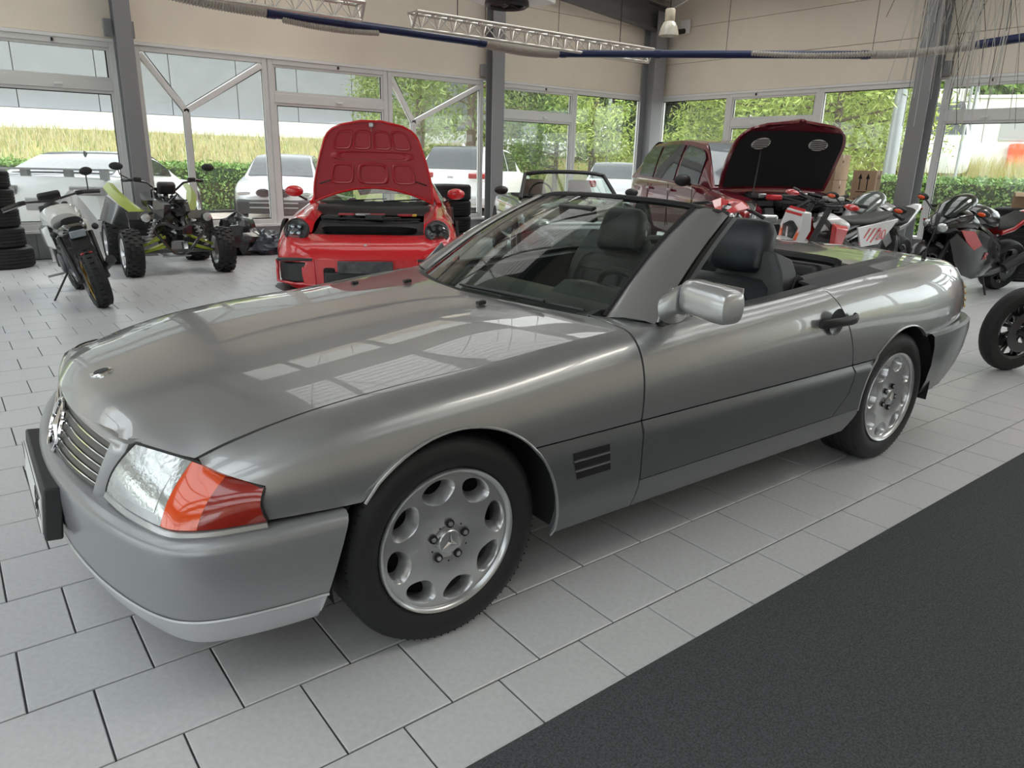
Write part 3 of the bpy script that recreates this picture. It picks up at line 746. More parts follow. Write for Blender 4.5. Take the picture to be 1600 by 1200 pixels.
def alloy8(r):
    prof = lambda q: .016 + .020 * (1 - ((q - .075) / .12) ** 2 if q > .075 else 1) * -1 + .012
    dep = lambda q: .008 - .006 * math.sin(max(0, min(1, (q - .05) / .16)) * math.pi)
    face = B(); wall = B()
    r0, r1, hw = .052, .209, math.pi / 8; hc, hr, ha = .163, .034, .315
    for s in range(8):
        A = s * math.pi / 4 + math.pi / 8 * 0 + .20
        def P(q, th, d=0): return V(q * math.cos(A + th), dep(q) + d, q * math.sin(A + th))
        NA = 32; hole = []; outer = []
        corner = [math.atan2(r1 - hc, hw * hc), math.atan2(r1 - hc, -hw * hc), math.atan2(r0 - hc, -hw * hc), math.atan2(r0 - hc, hw * hc)]
        angs = sorted([2 * math.pi * k / NA - math.pi for k in range(NA)] + corner)
        for t in angs:
            c, s_ = math.cos(t), math.sin(t)
            # egg shaped hole, wider outside
            hh = ha * hc * (1.0 + .18 * s_); hole.append((hc + hr * 1.08 * s_, hh * c / hc))
            k = 1e9
            if c > 1e-9: k = min(k, hw * hc / c)
            if c < -1e-9: k = min(k, -hw * hc / c)
            if s_ > 1e-9: k = min(k, (r1 - hc) / s_)
            if s_ < -1e-9: k = min(k, (r0 - hc) / s_)
            outer.append((hc + k * s_, k * c / hc))
        n = len(angs); mid = [((a[0] * .5 + b_[0] * .5), (a[1] * .5 + b_[1] * .5)) for a, b_ in zip(hole, outer)]
        ring = lambda L, d=0: [P(q, th, d) for q, th in L]
        face.loft([ring(outer), ring(mid), ring(hole)], True, caps=False)
        sc = lambda k, dq: [(hc + dq + (q - hc) * k, th * k) for q, th in hole]
        wall.loft([ring(hole), ring(sc(.93, 0), .004), ring(sc(.80, .002), .022), ring(sc(.66, .006), .045)], True, caps=False)
    face.lathe([(.052, dep(.052)), (.03, dep(.052) - .001), (0, dep(.052) - .001)], (0, 0, 0), (0, 1, 0), 32)
    f = face.obj('rim_face', M_alloy, r, fixn=True); wall.obj('rim_scoop', M_alloy, f, fixn=True)
    B().lathe([(.207, .010), (.210, .002), (.216, -.004), (.221, -.006), (.2235, -.002), (.222, .012), (.214, .02)], (0, 0, 0), (0, 1, 0), 64).obj('rim_lip', M_alloy, r)
    B().lathe([(.215, .02), (.20, .06), (.20, .20)], (0, 0, 0), (0, 1, 0), 40).obj('rim_barrel', M_alloyd, r)
    B().lathe([(.0, .055), (.14, .055), (.14, .07), (.205, .085)], (0, 0, 0), (0, 1, 0), 32).obj('brake_disc', M_gap, r)
    cap = B().lathe([(0, -.004), (.018, -.0045), (.034, -.0035), (.0365, -.001), (.037, .010)], (0, 0, 0), (0, 1, 0), 32).obj('hub_cap', M_alloy, r)
    st = B()
    for k in range(3):
        a = math.pi / 2 + k * 2 * math.pi / 3; t = V(math.cos(a), 0, math.sin(a)); l_ = V(math.cos(a + 1.05), 0, math.sin(a + 1.05)) * .008; q_ = V(math.cos(a - 1.05), 0, math.sin(a - 1.05)) * .008
        o_ = V(0, -.0052, 0); st.add([t * .031 + o_, l_ + o_, V(0, -.010, 0), q_ + o_], [(0, 1, 2), (0, 2, 3)])
    st.obj('cap_star', M_chrome, cap, fixn=True, smooth=0)
    for k in range(5):
        a = .25 + k * 2 * math.pi / 5; c = V(math.cos(a) * .056, 0, math.sin(a) * .056)
        B().lathe([(.0125, -.001), (.0125, .012)], c, (0, 1, 0), 16).lathe([(.0125, -.0012), (.0090, -.0012)], c, (0, 1, 0), 16).obj('bolt_recess', M_gap, r)
        B().lathe([(0, -.004), (.0068, -.004), (.0078, -.001), (.0078, .008)], c, (0, 1, 0), 10).obj('wheel_bolt', M_alloy, r)
        a += math.pi / 5; B().lathe([(0, -.0008), (.0032, -.0008)], V(math.cos(a) * .060, 0.0, math.sin(a) * .060), (0, 1, 0), 8).obj('vent_hole', M_gap, r)
wf = wheel(car); alloy8(wf)
wf.location = (.0, -.868, .322)
for (x, y, rz, st) in ((2.512, -.862, 0, 0), (.0, .868, math.pi, 0), (2.512, .862, math.pi, 0)):
    # a wheel is thing > wheel > part ; keep parts one level below the wheel
    r = wf.copy(); COL.objects.link(r); r.parent = car; r.location = (x, y, .322); r.rotation_euler = (0, .35, rz)
    for ch in wf.children:
        c = ch.copy(); COL.objects.link(c); c.parent = r
        for g_ in ch.children:
            d = g_.copy(); COL.objects.link(d); d.parent = c
# ---- windscreen
WBc = crom([(.80, -.62, .855), (.74, -.54, .863), (.68, -.40, .870), (.625, -.20, .874), (.60, 0, .875), (.625, .20, .874), (.68, .40, .870), (.74, .54, .863), (.80, .62, .855)], 3)
WTc = crom([(1.400, -.475, 1.213), (1.388, -.44, 1.220), (1.355, -.32, 1.230), (1.320, -.16, 1.236), (1.31, 0, 1.238), (1.320, .16, 1.236), (1.355, .32, 1.230), (1.388, .44, 1.220), (1.400, .475, 1.213)], 3)
g = []
for i in range(len(WBc)):
    a, b_ = WBc[i], WTc[i]; g.append([a + (b_ - a) * k / 10 + V(-.012, 0, .022) * math.sin(math.pi * k / 10) for k in range(11)])
ws = B().grid(g).obj('windscreen', M_wsglass, car)
b = B()
edge = [g[0][k] for k in range(11)] + [g[i][10] for i in range(1, len(g))] + [g[-1][k] for k in range(9, -1, -1)]
b.tube(edge, .009, 6); b.obj('windscreen_seal', M_seal, ws)
def pillar():
    G = [g[0][k] + V(.0, -.006, -.002) for k in range(11)]; rings = []
    for k in range(11):
        u = k / 10; q = V(.855, -.81, .856) * (1 - u) + V(1.445, -.612, 1.190) * u + V(-.010, -.004, .020) * math.sin(math.pi * u)
        m1 = (G[k] * .66 + q * .34) + V(-.010, -.014, .012); m2 = (G[k] * .25 + q * .75) + V(-.004, -.014, .010)
        inn = q + V(.02, .03, -.01); rings.append([G[k], m1, m2, q, inn, G[k] + V(.03, .02, -.012)])
    return B().loft(rings)
both(lambda: B().grid([[V(.748, -.585, .862) * (1 - u) * (1 - v) + V(.748, -.778, .846) * u * (1 - v) + V(.80, -.615, .853) * (1 - u) * v + V(.862, -.812, .856) * u * v for u in np.linspace(0, 1, 5)] for v in np.linspace(0, 1, 4)]), 'pillar_foot', M_silver, solid=.02)
pil = both(pillar, 'pillar', M_silver, fixn=True)
def pseal():
    P = [V(.862, -.812, .853) * (1 - u) + V(1.455, -.612, 1.187) * u + V(-.006, -.004, .02) * math.sin(math.pi * u) for u in np.linspace(0, 1, 11)]
    return B().loft([[p, p + V(.012, -.012, 0), p + V(.045, -.004, -.008), p + V(.045, .03, -.012), p + V(.01, .03, -.01)] for p in P])
both(pseal, 'door_seal', M_black, fixn=True)
hdr = B(); T = [g[i][10] for i in range(len(g))]
hdr.loft([[p + V(-.004, 0, .004), p + V(.012, 0, .012), p + V(.06, 0, .006), p + V(.065, 0, -.022), p + V(.006, 0, -.016)] for p in [T[0] + V(.012, -.12, -.014)] + T + [T[-1] + V(.012, .12, -.014)]])
hdr.obj('windscreen_header', M_black, car, fixn=True)
B().bb(.50, .90, -.60, .60, .66, .815).obj('bulkhead', M_gap, car, smooth=0)
# cowl and wiper
B().grid([[p + V(-.11, 0, -.030), p + V(-.03, 0, -.012), p + V(.02, 0, .002)] for p in WBc[3:-3]]).obj('cowl', M_trim, car)
wi = B(); wi.tube([V(.60, -.05, .895), V(.625, -.25, .897), V(.66, -.45, .895)], .007, 6); wi.tube([V(.60, .02, .893), V(.628, -.25, .890), V(.72, -.60, .882)], .005, 6); wi.obj('wiper', M_black, car)
# ---- door tops, mirrors, handles
def belt():
    return B().loft([[V(x, -(fys(x) + .004), fzs(x) - .004), V(x, -(fys(x) - .004), fzs(x) + .006), V(x, -(fys(x) - .05), fzs(x) + .006), V(x, -(fys(x) - .05), fzs(x) - .03)] for x in np.linspace(.86, 1.84, 16)])
both(belt, 'belt_strip', M_black, dl)[1].parent = dr
def doorcard():
    return B().loft([[V(x, -(fys(x) - .03), fzs(x) - .005), V(x, -(fys(x) - .10), fzs(x) - .02), V(x, -(fys(x) - .13), .62), V(x, -(fys(x) - .09), .40), V(x, -(fys(x) - .0), .40)] for x in np.linspace(.80, 1.95, 10)])
both(doorcard, 'door_card', M_leather, dl)[1].parent = dr
def handle():
    b = B(); y = -(fW(1.86) + .012)
    b.loft([[V(x, y - .012 * k, .778 + .022 * math.cos(a) * (.9 if x < 1.9 else 1)) + V(0, -.010 * math.sin(a), 0) for a in np.linspace(0, 2 * math.pi, 11)[:-1]] for x, k in ((1.735, -1), (1.75, .3), (1.84, 1), (1.93, 1), (1.975, .3), (1.985, -1))])
    return b
hl = both(handle, 'door_handle', M_black, dl, fixn=True); hl[1].parent = dr
def hcup(): return B().lathe([(0, .006), (.035, .004), (.052, -.002), (.056, -.006)], (1.845, -(fW(1.85) - .001), .775), (0, 1, .0), 24)
hc_ = both(hcup, 'handle_recess', M_clad, dl); hc_[1].parent = dr
lk = both(lambda: B().cyl((1.962, -(fW(1.9) + .030), .780), (1.962, -(fW(1.9) + .01), .780), .008, n=12), 'lock', M_chrome, dl); lk[1].parent = dr
def mirror_shell():
    b = B(); rings = []
    for y, k in ((-.873, .55), (-.875, .80), (-.885, .95), (-.92, 1.0), (-1.02, 1.0), (-1.055, .96), (-1.072, .86), (-1.078, .70), (-1.080, .4)):
        ring = []
        for a in np.linspace(0, 2 * math.pi, 25)[:-1]:
            c, s_ = math.cos(a), math.sin(a); p = 3.2
            rx = .062 * k; rz = .058 * k; q = (abs(c) ** p + abs(s_) ** p) ** (-1 / p)
            ring.append(V(.93 + rx * c * q + (y + .97) * .10, y, .955 + rz * s_ * q + (y + .97) * .06))
        rings.append(ring)
    return b.loft(rings)
M_lipb = mat('bright_silver', (.55, .555, .56), .3, .6, coat=1.0)
ml = [mirror_shell().obj('mirror_housing', M_lipb, dl, fixn=True)]
def mirror_glass(): return B().box((.990, -.975, .958), (.004, .165, .095), rotz(-.1))
mirror_glass().obj('mirror_glass', M_chrome, ml[0])
def mbase():
    R = [superell((.940, -.812, .905), V(1, 0, 0), V(0, .20, 1), .078, .052, 2.6, 20), superell((.935, -.835, .925), V(1, 0, 0), V(0, .1, 1), .064, .050, 2.8, 20), superell((.930, -.862, .944), V(1, 0, 0), V(0, 0, 1), .058, .052, 3.2, 20), superell((.928, -.880, .950), V(1, 0, 0), V(0, 0, 1), .058, .054, 3.2, 20)]
    return B().loft(R)
mbase().obj('mirror_base', M_silver, dl, fixn=True)
def sail(): return B().prism([(.866, -.812, .860), (1.03, -.818, .866), (1.005, -.795, .93), (.968, -.777, .972)], (0, .012, 0))
sl_ = both(sail, 'mirror_sail', M_silver, dl, fixn=True, bevel=.004); sl_[1].parent = dr
# ---- interior
fl = B(); fl.bb(.55, 2.45, -.72, .72, .26, .30); fl.bb(2.40, 2.46, -.72, .72, .3, .90); fl.bb(.50, .60, -.75, .75, .3, .82); fl.obj('cabin_floor', M_trim, car, smooth=0)
B().bb(2.10, 2.44, -.62, .62, .30, .80).obj('rear_shelf', M_trim, car, bevel=.03, seg=3)
db = B(); db.loft([[V(x, y, z) for x, z in ((.66 + .06 * abs(y) ** 2, .84), (.80, .875), (.98, .872), (1.06, .845), (1.08, .78), (1.0, .60), (.70, .50))] for y in np.linspace(-.60, .60, 15)]); db.obj('dashboard', M_leather, car, fixn=True)
db = B(); db.loft([[V(x, y, z) for x, z in ((.90, .87), (.98, .90 + .015), (1.09, .905), (1.11, .86), (1.05, .80), (.92, .80))] for y in np.linspace(-.58, -.18, 7)]); db.obj('instrument_hood', M_leather, car, fixn=True, bevel=.01)
B().bb(1.05, 2.05, -.13, .13, .30, .56).obj('centre_console', M_leather, car, bevel=.02)
swc = V(1.20, -.37, .80); swn = unit(V(.86, 0, .50)); su = V(0, 1, 0); sv = unit(np.cross(swn, su))
sw = B(); sw.tube([swc + .19 * (math.cos(t) * su + math.sin(t) * sv) for t in np.linspace(0, 2 * math.pi, 41)[:-1]], .015, 10, closed=True)
swo = sw.obj('steering_wheel', M_leather, car)
sw = B()
for a in (0.1, math.pi - .1, -math.pi / 2): sw.tube([swc, swc + .185 * (math.cos(a) * su + math.sin(a) * sv)], .016, 6)
sw.ball(swc, (.05, .075, .06)); sw.tube([swc, swc - swn * .16], .035, 8); sw.obj('spokes', M_leather, swo)
def seat(y0):
    s = bpy.data.objects.new('seat', None); COL.objects.link(s); s.parent = car
    up = unit(V(.30, 0, 1)); bk = unit(V(1, 0, -.30)); Y = V(0, 1, 0)
    base = V(1.70, y0, .46)
    rings = []
    for h, wy, th in ((0, .20, .055), (.06, .25, .075), (.20, .265, .08), (.34, .255, .075), (.42, .235, .065), (.455, .20, .035)): rings.append(superell(base + up * h, Y, bk, wy, th, 3.2, 24))
    bo = B().loft(rings).obj('backrest', M_leather, s, fixn=True)
    B().loft([superell(base + up * h - bk * .070, Y, bk, wy, .03, 2.4, 20) for h, wy in ((.03, .12), (.07, .15), (.36, .145), (.40, .10))]).obj('centre_panel', mat('blue_black_leather', (.030, .037, .046), .35, bump=.15, bscale=250), bo, fixn=True)
    for hh in (.12, .20, .28, .36): B().tube([base + up * hh - bk * .102 + Y * q for q in (-.14, .14)], .0035, 5).obj('seam', M_seal, bo)
    hb = base + up * .50 + bk * .0
    rings = []
    for h, wy, th in ((-.02, .115, .045), (.0, .138, .062), (.09, .145, .070), (.17, .138, .062), (.205, .118, .042), (.218, .085, .02)): rings.append(superell(hb + up * h, Y, bk, wy, th, 3.0, 24))
    B().loft(rings).obj('headrest', M_leather, s, fixn=True)
    rings = []
    for x, wy, zt in ((1.22, .22, .04), (1.27, .25, .07), (1.5, .26, .08), (1.70, .25, .07)): rings.append(superell(V(x, y0, .46 + (1.5 - x) * .12), Y, V(0, 0, 1), wy, zt, 3.0, 20))
    B().loft(rings).obj('cushion', M_leather, s, fixn=True)
    # outer shell with belt guide on the door side
    sgn = -1 if y0 < 0 else 1
    sh = B(); oy = V(0, sgn, 0)
    sh.loft([[base + up * h + bk * d + oy * w_ for d, w_ in ((-.05, .255 * k), (-.04, .30 * k), (.10, .30 * k), (.13, .24 * k), (.10, -.2 * k), (.08, -.2 * k))] for h, k in ((0, 1), (.2, 1), (.40, .98), (.50, .85), (.58, .66))]); sh.obj('seat_shell', mat('grey_shell', (.055, .06, .062), .5), s, fixn=True, bevel=.01)
    B().box(base + up * .42 + oy * .302 + bk * .03, (.055, .008, .17), roty(.29)).obj('belt_guide', M_black, s, bevel=.004)
    B().box(base + up * .30 + oy * .306 + bk * .03, (.045, .012, .09), roty(.29)).obj('belt_buckle', M_seal, s, bevel=.004)
seat(-.39); seat(.39)
# folded roll bar behind the seats
rbp = B(); rbp.tube(crom([(2.30, -.60, .86), (2.32, -.60, .935), (2.32, -.56, .955), (2.33, -.2, .96), (2.33, .2, .96), (2.32, .56, .955), (2.32, .60, .935), (2.30, .60, .86)], 4), .022, 8); rbp.obj('roll_bar', M_black, car)
B().bb(2.20, 2.42, -.55, .55, .80, .93).obj('roof_stowage', M_trim, car, bevel=.04, seg=3)
imr = B(); imr.box((1.20, 0.0, 1.165), (.03, .22, .065), roty(-.25)); imr.tube([V(1.22, 0, 1.17), V(1.28, 0, 1.215)], .008, 6); imr.obj('rear_view_mirror', M_black, car, bevel=.012)
B().bb(.95, 2.3, -.78, .78, .20, .26).obj('underbody', M_gap, car, smooth=0)
B().bb(-.35, .9, -.50, .50, .22, .60).obj('engine_bay', M_gap, car, smooth=0); B().bb(2.0, 3.5, -.50, .50, .28, .60).obj('boot_floor', M_gap, car, smooth=0)
# ================================================================== generic car builder
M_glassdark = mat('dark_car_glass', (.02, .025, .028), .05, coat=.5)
M_glasslite = mat('sky_lit_glass', (.25, .28, .30), .08, coat=1.0)  # paler glass, the sky's brightness is put into the base colour
def simple_wheel(parent, x, y, R, side, spokes=10, rimcol=None, wd=.2):
    r = bpy.data.objects.new('wheel', None); COL.objects.link(r); r.parent = parent; r.location = (x, y, R); r.rotation_euler = (0, 0, 0 if side < 0 else math.pi)
    rr_ = R * .68
    B().lathe([(rr_, .015), (rr_ + .02, 0), (R - .02, .0), (R, .03), (R, wd - .03), (R - .03, wd), (rr_, wd)], (0, 0, 0), (0, 1, 0), 32).obj('tyre', M_rubber, r)
    b = B(); b.lathe([(rr_ - .015, .005), (rr_, -.002), (rr_ + .004, .01)], (0, 0, 0), (0, 1, 0), 32); b.lathe([(0, .01), (.05, .01), (.055, .03)], (0, 0, 0), (0, 1, 0), 16)
    for k in range(spokes):
        a = 2 * math.pi * k / spokes; c = V(math.cos(a), 0, math.sin(a)); t = V(-math.sin(a), 0, math.cos(a))
        b.loft([[c * .03 + t * .014 + V(0, .012, 0), c * .03 - t * .014 + V(0, .012, 0), c * .03 - t * .014 + V(0, .04, 0), c * .03 + t * .014 + V(0, .04, 0)], [c * rr_ + t * .012 + V(0, .004, 0), c * rr_ - t * .012 + V(0, .004, 0), c * rr_ - t * .012 + V(0, .03, 0), c * rr_ + t * .012 + V(0, .03, 0)]])
    b.obj('rim', rimcol or M_alloy, r); B().lathe([(0, .06), (rr_, .06)], (0, 0, 0), (0, 1, 0), 24).obj('brake', M_gap, r)
    return r
def carbody(root, paint, L, W, top, wid, zl=.22, x0=0.0, x1=None, name='body', nx=30, crown=.03):
    ft, fw_ = pch(top), pch(wid); x1 = L if x1 is None else x1
    def ring(x):
        w_ = fw_(x) * W / 2; zt = ft(x); zm = zl + (zt - zl) * .5
        h = [(w_ * .88, zl), (w_ * .975, zl + .10), (w_, zm), (w_ * .99, zt - (zt - zl) * .22), (w_ * .95, zt - .05), (w_ * .88, zt - .008), (w_ * .6, zt + crown * .6), (0, zt + crown)]
        h = crom([(y, z) for y, z in h], 3)
        return [V(x, -y, z) for y, z in h] + [V(x, y, z) for y, z in h[-2::-1]]
    xs = x0 + (x1 - x0) * (1 - np.cos(np.linspace(0, math.pi, nx))) / 2
    return B().loft([ring(x) for x in xs]).obj(name, paint, root, fixn=True), ft, fw_
def greenhouse(root, paint, gm, W, pts, belt, wb_=.90, wr=.70, skyg=None):
    # pts: x of windscreen base, roof front, roof rear, rear base ; zr roof heights
    (xa, za), (xb, zb), (xc, zc), (xd, zd) = pts
    n = 20; rings = []
    def half(x, z, f):  # f: 0 at belt edge .. 1 roof
        return None
    prof = pch([(xa, za), (xb, zb), ((xb + xc) / 2, max(zb, zc) + .03), (xc, zc), (xd, zd)])
    base = lin([(xa, za - .02), (xd, zd - .02)]); zrm = max(zb, zc)
    for x in np.linspace(xa, xd, n):
        z = prof(x); zbse = base(x) - .03; u = max(0, min(1, (z - zbse) / (zrm - zbse + 1e-6)))
        yb = W / 2 * wb_; yt = W / 2 * (wb_ + (wr - wb_) * u)
        h = [(yb, zbse), (yb * .5 + yt * .5 + .01, (z + zbse) / 2), (yt + .005, z - .06 * u - .005), (yt * .93, z - .01 * u), (yt * .5, z + .012 * u), (0, z + .018 * u)]
        h = crom(h, 2); rings.append([V(x, -y, q) for y, q in h] + [V(x, y, q) for y, q in h[-2::-1]])
    g = B().loft(rings).obj('roof', paint, root, fixn=True)
    def side_window(x0, x1, sgn, nm='side_window', z_lo=.04, mt=gm):
        P = []
        top = []
        for x in np.linspace(x0, x1, 8):
            z = prof(x) - .075; zl_ = base(x) + z_lo; z = max(z, zl_ + .01); u0 = (zl_ - base(x) + .03) / (zrm - base(x) + .03); u1 = (z - base(x) + .03) / (zrm - base(x) + .03)
            yy = lambda u: W / 2 * (wb_ + (wr - wb_) * min(1, u)) + .012 + .012 * math.sin(math.pi * min(1, u))
            P.append([V(x, sgn * yy(u0 + (u1 - u0) * k / 4), zl_ + (z - zl_) * k / 4) for k in range(5)])
        return B().grid(P).obj(nm, mt, root, solid=.004, face=(0, sgn, .2))
    def screen(xs, zs_, xe, ze, nm, wa, wb2, mt=gm):
        g_ = []
        for s in np.linspace(-1, 1, 9):
            row = []
            for k in range(9):
                x = xs + (xe - xs) * k / 8; dz = (prof(x + .02) - prof(x - .02)) / .04; n_ = unit(V(-dz, 0, 1)); row.append(V(x, s * (wa + (wb2 - wa) * k / 8), prof(x) + .012 * (1 - s * s)) + n_ * .016)
            g_.append(row)
        return B().grid(g_).obj(nm, mt, root, face=(0, 0, 1))
    return g, side_window, screen, prof
# ================================================================== RED SPORTS CAR (bonnet open)
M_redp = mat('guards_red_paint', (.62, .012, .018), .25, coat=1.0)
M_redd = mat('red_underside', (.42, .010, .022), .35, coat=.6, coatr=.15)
RO = (2.66, 4.87, 0); RA = math.radians(58.5)
red = thing('sports_car', 'red sports car facing the silver convertible with its front bonnet raised', 'car', RO, RA)
fw9 = pch([(0, .60), (.06, .74), (.2, .86), (.5, .915), (.95, .925), (1.6, .90), (2.4, .89), (3.3, .94), (4.1, .90), (4.45, .70)])
ft9 = pch([(0, .38), (.04, .45), (.15, .535), (.30, .625), (.45, .70), (.62, .765), (.95, .80), (1.4, .84), (2.0, .88), (3.0, .90), (3.8, .86), (4.3, .74), (4.45, .55)])
nz9 = pch([(0, .42), (.04, .50), (.12, .55), (.25, .59), (.42, .622)])
def half9(x, inner):
    w_, t = fw9(x), ft9(x); zi = t - .05 if x > .5 else nz9(min(x, .42)) * .5 + .5 * t - .01
    h = [(w_ * .90, .13), (w_ * .985, .22), (w_, .42), (w_ * .985, .58 * (t / .8) + .04), (w_ * .93, t - .07), (w_ * .84, t - .008), (w_ * .74, t), (inner, zi)]
    return crom(h, 3)
def rside(s):
    g = []
    for x in np.linspace(.40, 4.44, 46): g.append([V(x, s * y, z) for y, z in half9(x, .56 if x < 1.5 else .45)])
    return B().grid(g)
for s in (1, -1): rside(s).obj('fender', M_redp, red, face=(0, s, .5), solid=.01)
g = []
for x in (0, .015, .05, .1, .18, .28, .36, .405):
    w_, t = fw9(x), nz9(x); tz_ = ft9(x)
    h = crom([(w_ * .90, .13), (w_ * .985, .22), (w_, .40 if x > .05 else .34), (w_ * .97, (t + tz_) * .42), (w_ * .88, max(t, tz_ - .035)), (w_ * .74, max(t, tz_ - .02) - .0), (.52 * w_ / .9, t + .002), (0, t)], 3)
    g.append([V(x, y, z) for y, z in h] + [V(x, -y, z) for y, z in h[-2::-1]])
nose = B().grid(g).obj('front_bumper', M_redp, red, face=(-1, 0, 1))
B().add(g[0], [tuple(range(len(g[0])))]).obj('bumper_face', M_redp, nose, fixn=True)
for s in (1, -1):
    B().loft([[V(x, s * y, z) for y, z in pts] for x, pts in ((.004, ((.50, .19), (.70, .20), (.70, .38), (.52, .40))), (.07, ((.50, .19), (.81, .21), (.81, .385), (.52, .40))), (.13, ((.48, .19), (.84, .21), (.84, .39), (.52, .40))))]).obj('side_intake', M_black, nose, fixn=True, bevel=.015)
    B().tube([V(x_, s * y_, z_) for x_, y_, z_ in ((.0, .48, .17), (.035, .72, .185), (.095, .855, .20), (.105, .858, .40), (.04, .72, .405), (.0, .50, .415))], .016, 8, closed=True).obj('intake_frame', M_redp, nose)
    B().bb(-.02, .10, s * .35 - .055, s * .35 + .055, .17, .34).obj('inner_duct', M_gap, nose, bevel=.02)
    B().bb(-.015, .06, min(s * .50, s * .84), max(s * .50, s * .84), .405, .43).obj('daylight_bar', M_trim, nose, bevel=.006)
B().loft([[V(x, -y, .10), V(x - .03, -y, .115), V(x - .03, y, .115), V(x, y, .10)] for x, y in ((-.03, .55), (.05, .80), (.3, .93), (.5, .94))]).obj('splitter', M_trim, nose, fixn=True)
B().bb(-.03, .05, -.40, .40, .13, .30).obj('centre_intake', M_black, nose, bevel=.02)
pp = B().bb(-.045, -.028, -.265, .265, .29, .41).obj('plate_carrier', mat('carbon_black', (.03, .032, .035), .35, mix2=(.09, .09, .095), nscale=14), nose, bevel=.006)
# head lamps
for s in (1, -1):
    c = V(.335, s * .70, .668); d = unit(V(-.84, s * .16, .50)); hl = B().lathe([(.128, -.03), (.125, .010), (.112, .016)], c, d, 36).obj('headlamp', M_trim, red)
    B().lathe([(.112, .012), (.09, .030), (.05, .042), (0, .046)], c, d, 32).obj('lens_cover', glass('headlamp_dome', (.55, .58, .60), 1.3), hl); B().lathe([(.112, .004), (.06, -.01), (0, -.02)], c, d, 24).obj('reflector', mat('lamp_bowl', (.09, .09, .09), .25, .6), hl)
    u, w_ = frame(d)
    for a in (.785, 2.356, 3.93, 5.50): B().lathe([(.0, .018), (.020, .016), (.026, .004)], c + .05 * (math.cos(a) * u + math.sin(a) * w_), d, 12).obj('led_spot', M_refl, hl)
# luggage trough
B().loft([superell((x, 0, z), V(0, 1, 0), unit(V(1, 0, -.25)), a_, b_, 4, 28) for x, z, a_, b_ in ((.66, .655, .46, .155), (.66, .665, .475, .165), (.665, .655, .49, .175), (.68, .60, .47, .165))], caps=False).obj('luggage_rim', M_black, red, fixn=True)
B().loft([superell((.66 + .04 * k, 0, .655 - .11 * k), V(0, 1, 0), unit(V(1, 0, -.25)), .465 - .02 * k, .16 - .01 * k, 4, 28) for k in (0, 1, 3, 3.4)]).obj('luggage_well', M_gap, red)
B().grid([[V(.40 + .55 * k / 8, y * (.58 - .03 * k / 8), .612 + .10 * k / 8 - .05 * math.sin(math.pi * k / 8) * (1 - abs(y) * .3)) for k in range(9)] for y in np.linspace(-1, 1, 9)]).obj('trunk_lining', M_trim, red)
bay = B()
rb_ = random.Random(5)
for k in range(16): bay.box((rb_.uniform(.98, 1.25), rb_.uniform(-.50, .50), rb_.uniform(.68, .76)), (rb_.uniform(.05, .14), rb_.uniform(.08, .2), .05), rotz(rb_.uniform(-.4, .4)))
o = bay.obj('front_bay', M_trim, red, smooth=0); o['kind'] = 'stuff'
for k, (y, c) in enumerate(((.28, M_redd), (-.05, M_redd), (-.36, M_redd), (.10, M_alloyd), (-.45, mat('yellow_cap', (.7, .45, .05), .4)))): B().box((1.05, y, .775), (.08, .17 if k < 4 else .06, .025)).obj('reservoir', c, red, bevel=.008)
B().tube([(.93, -.52, .74), (.90, 0, .735), (.93, .52, .74)], .012, 6).obj('bay_seal', M_black, red)
# cowl, windscreen, roof
B().loft([[V(1.22, y, .76), V(1.30, y, .83), V(1.42, y, .86), V(1.42, y, .70)] for y in np.linspace(-.62, .62, 7)]).obj('cowl', M_black, red)
WB9 = crom([(1.62, -.70, .87), (1.48, -.45, .885), (1.40, 0, .895), (1.48, .45, .885), (1.62, .70, .87)], 4); WT9 = crom([(2.25, -.53, 1.21), (2.17, -.30, 1.235), (2.13, 0, 1.245), (2.17, .30, 1.235), (2.25, .53, 1.21)], 4)
B().grid([[a + (b2 - a) * k / 6 for k in range(7)] for a, b2 in zip(WB9, WT9)]).obj('windscreen', M_wsglass, red)
for s in (1, -1): B().tube([WB9[0 if s < 0 else -1] + V(.02, s * .03, -.01), (WB9[0 if s < 0 else -1] + WT9[0 if s < 0 else -1]) / 2 + V(.0, s * .02, .012), WT9[0 if s < 0 else -1] + V(0, s * .02, 0)], .035, 8).obj('pillar', M_redp, red)
rf = []
for x, z, w_ in ((2.15, 1.24, .53), (2.5, 1.265, .54), (2.9, 1.25, .52), (3.4, 1.15, .48), (3.9, .99, .42), (4.2, .87, .4)): rf.append([V(x, y * w_ * 1.05, z - .035 * abs(y) ** 3) for y in np.linspace(-1, 1, 11)])
B().grid(rf).obj('roof', M_redp, red, face=(0, 0, 1), solid=.01)
for s in (1, -1): B().grid([[V(x, s * (.80 + (.55 - .80) * k / 4), .89 + (zt - .89) * k / 4) for k in range(5)] for x, zt in ((1.75, .95), (2.1, 1.14), (2.4, 1.22), (2.9, 1.22), (3.3, 1.12), (3.6, 1.0))]).obj('side_window', M_glassdark, red)
for y in (-.1, .32): B().tube([V(1.42, y, .90), V(1.50, y - .45, .925)], .009, 5).obj('wiper', M_black, red)
B().loft([[V(1.55, y, .80), V(1.85, y, .88), V(1.95, y, .80), V(1.9, y, .5)] for y in np.linspace(-.68, .68, 5)]).obj('dashboard', M_trim, red)
# mirrors
for s in (1, -1):
    c = V(1.66, s * .93, .985); mo = B().ball(c, (.075, .105, .065), 16, 10).obj('mirror', M_redp, red); B().tube([c + V(.0, -s * .03, -.04), V(1.72, s * .80, .885)], .014, 6).obj('mirror_stalk', M_black, mo)
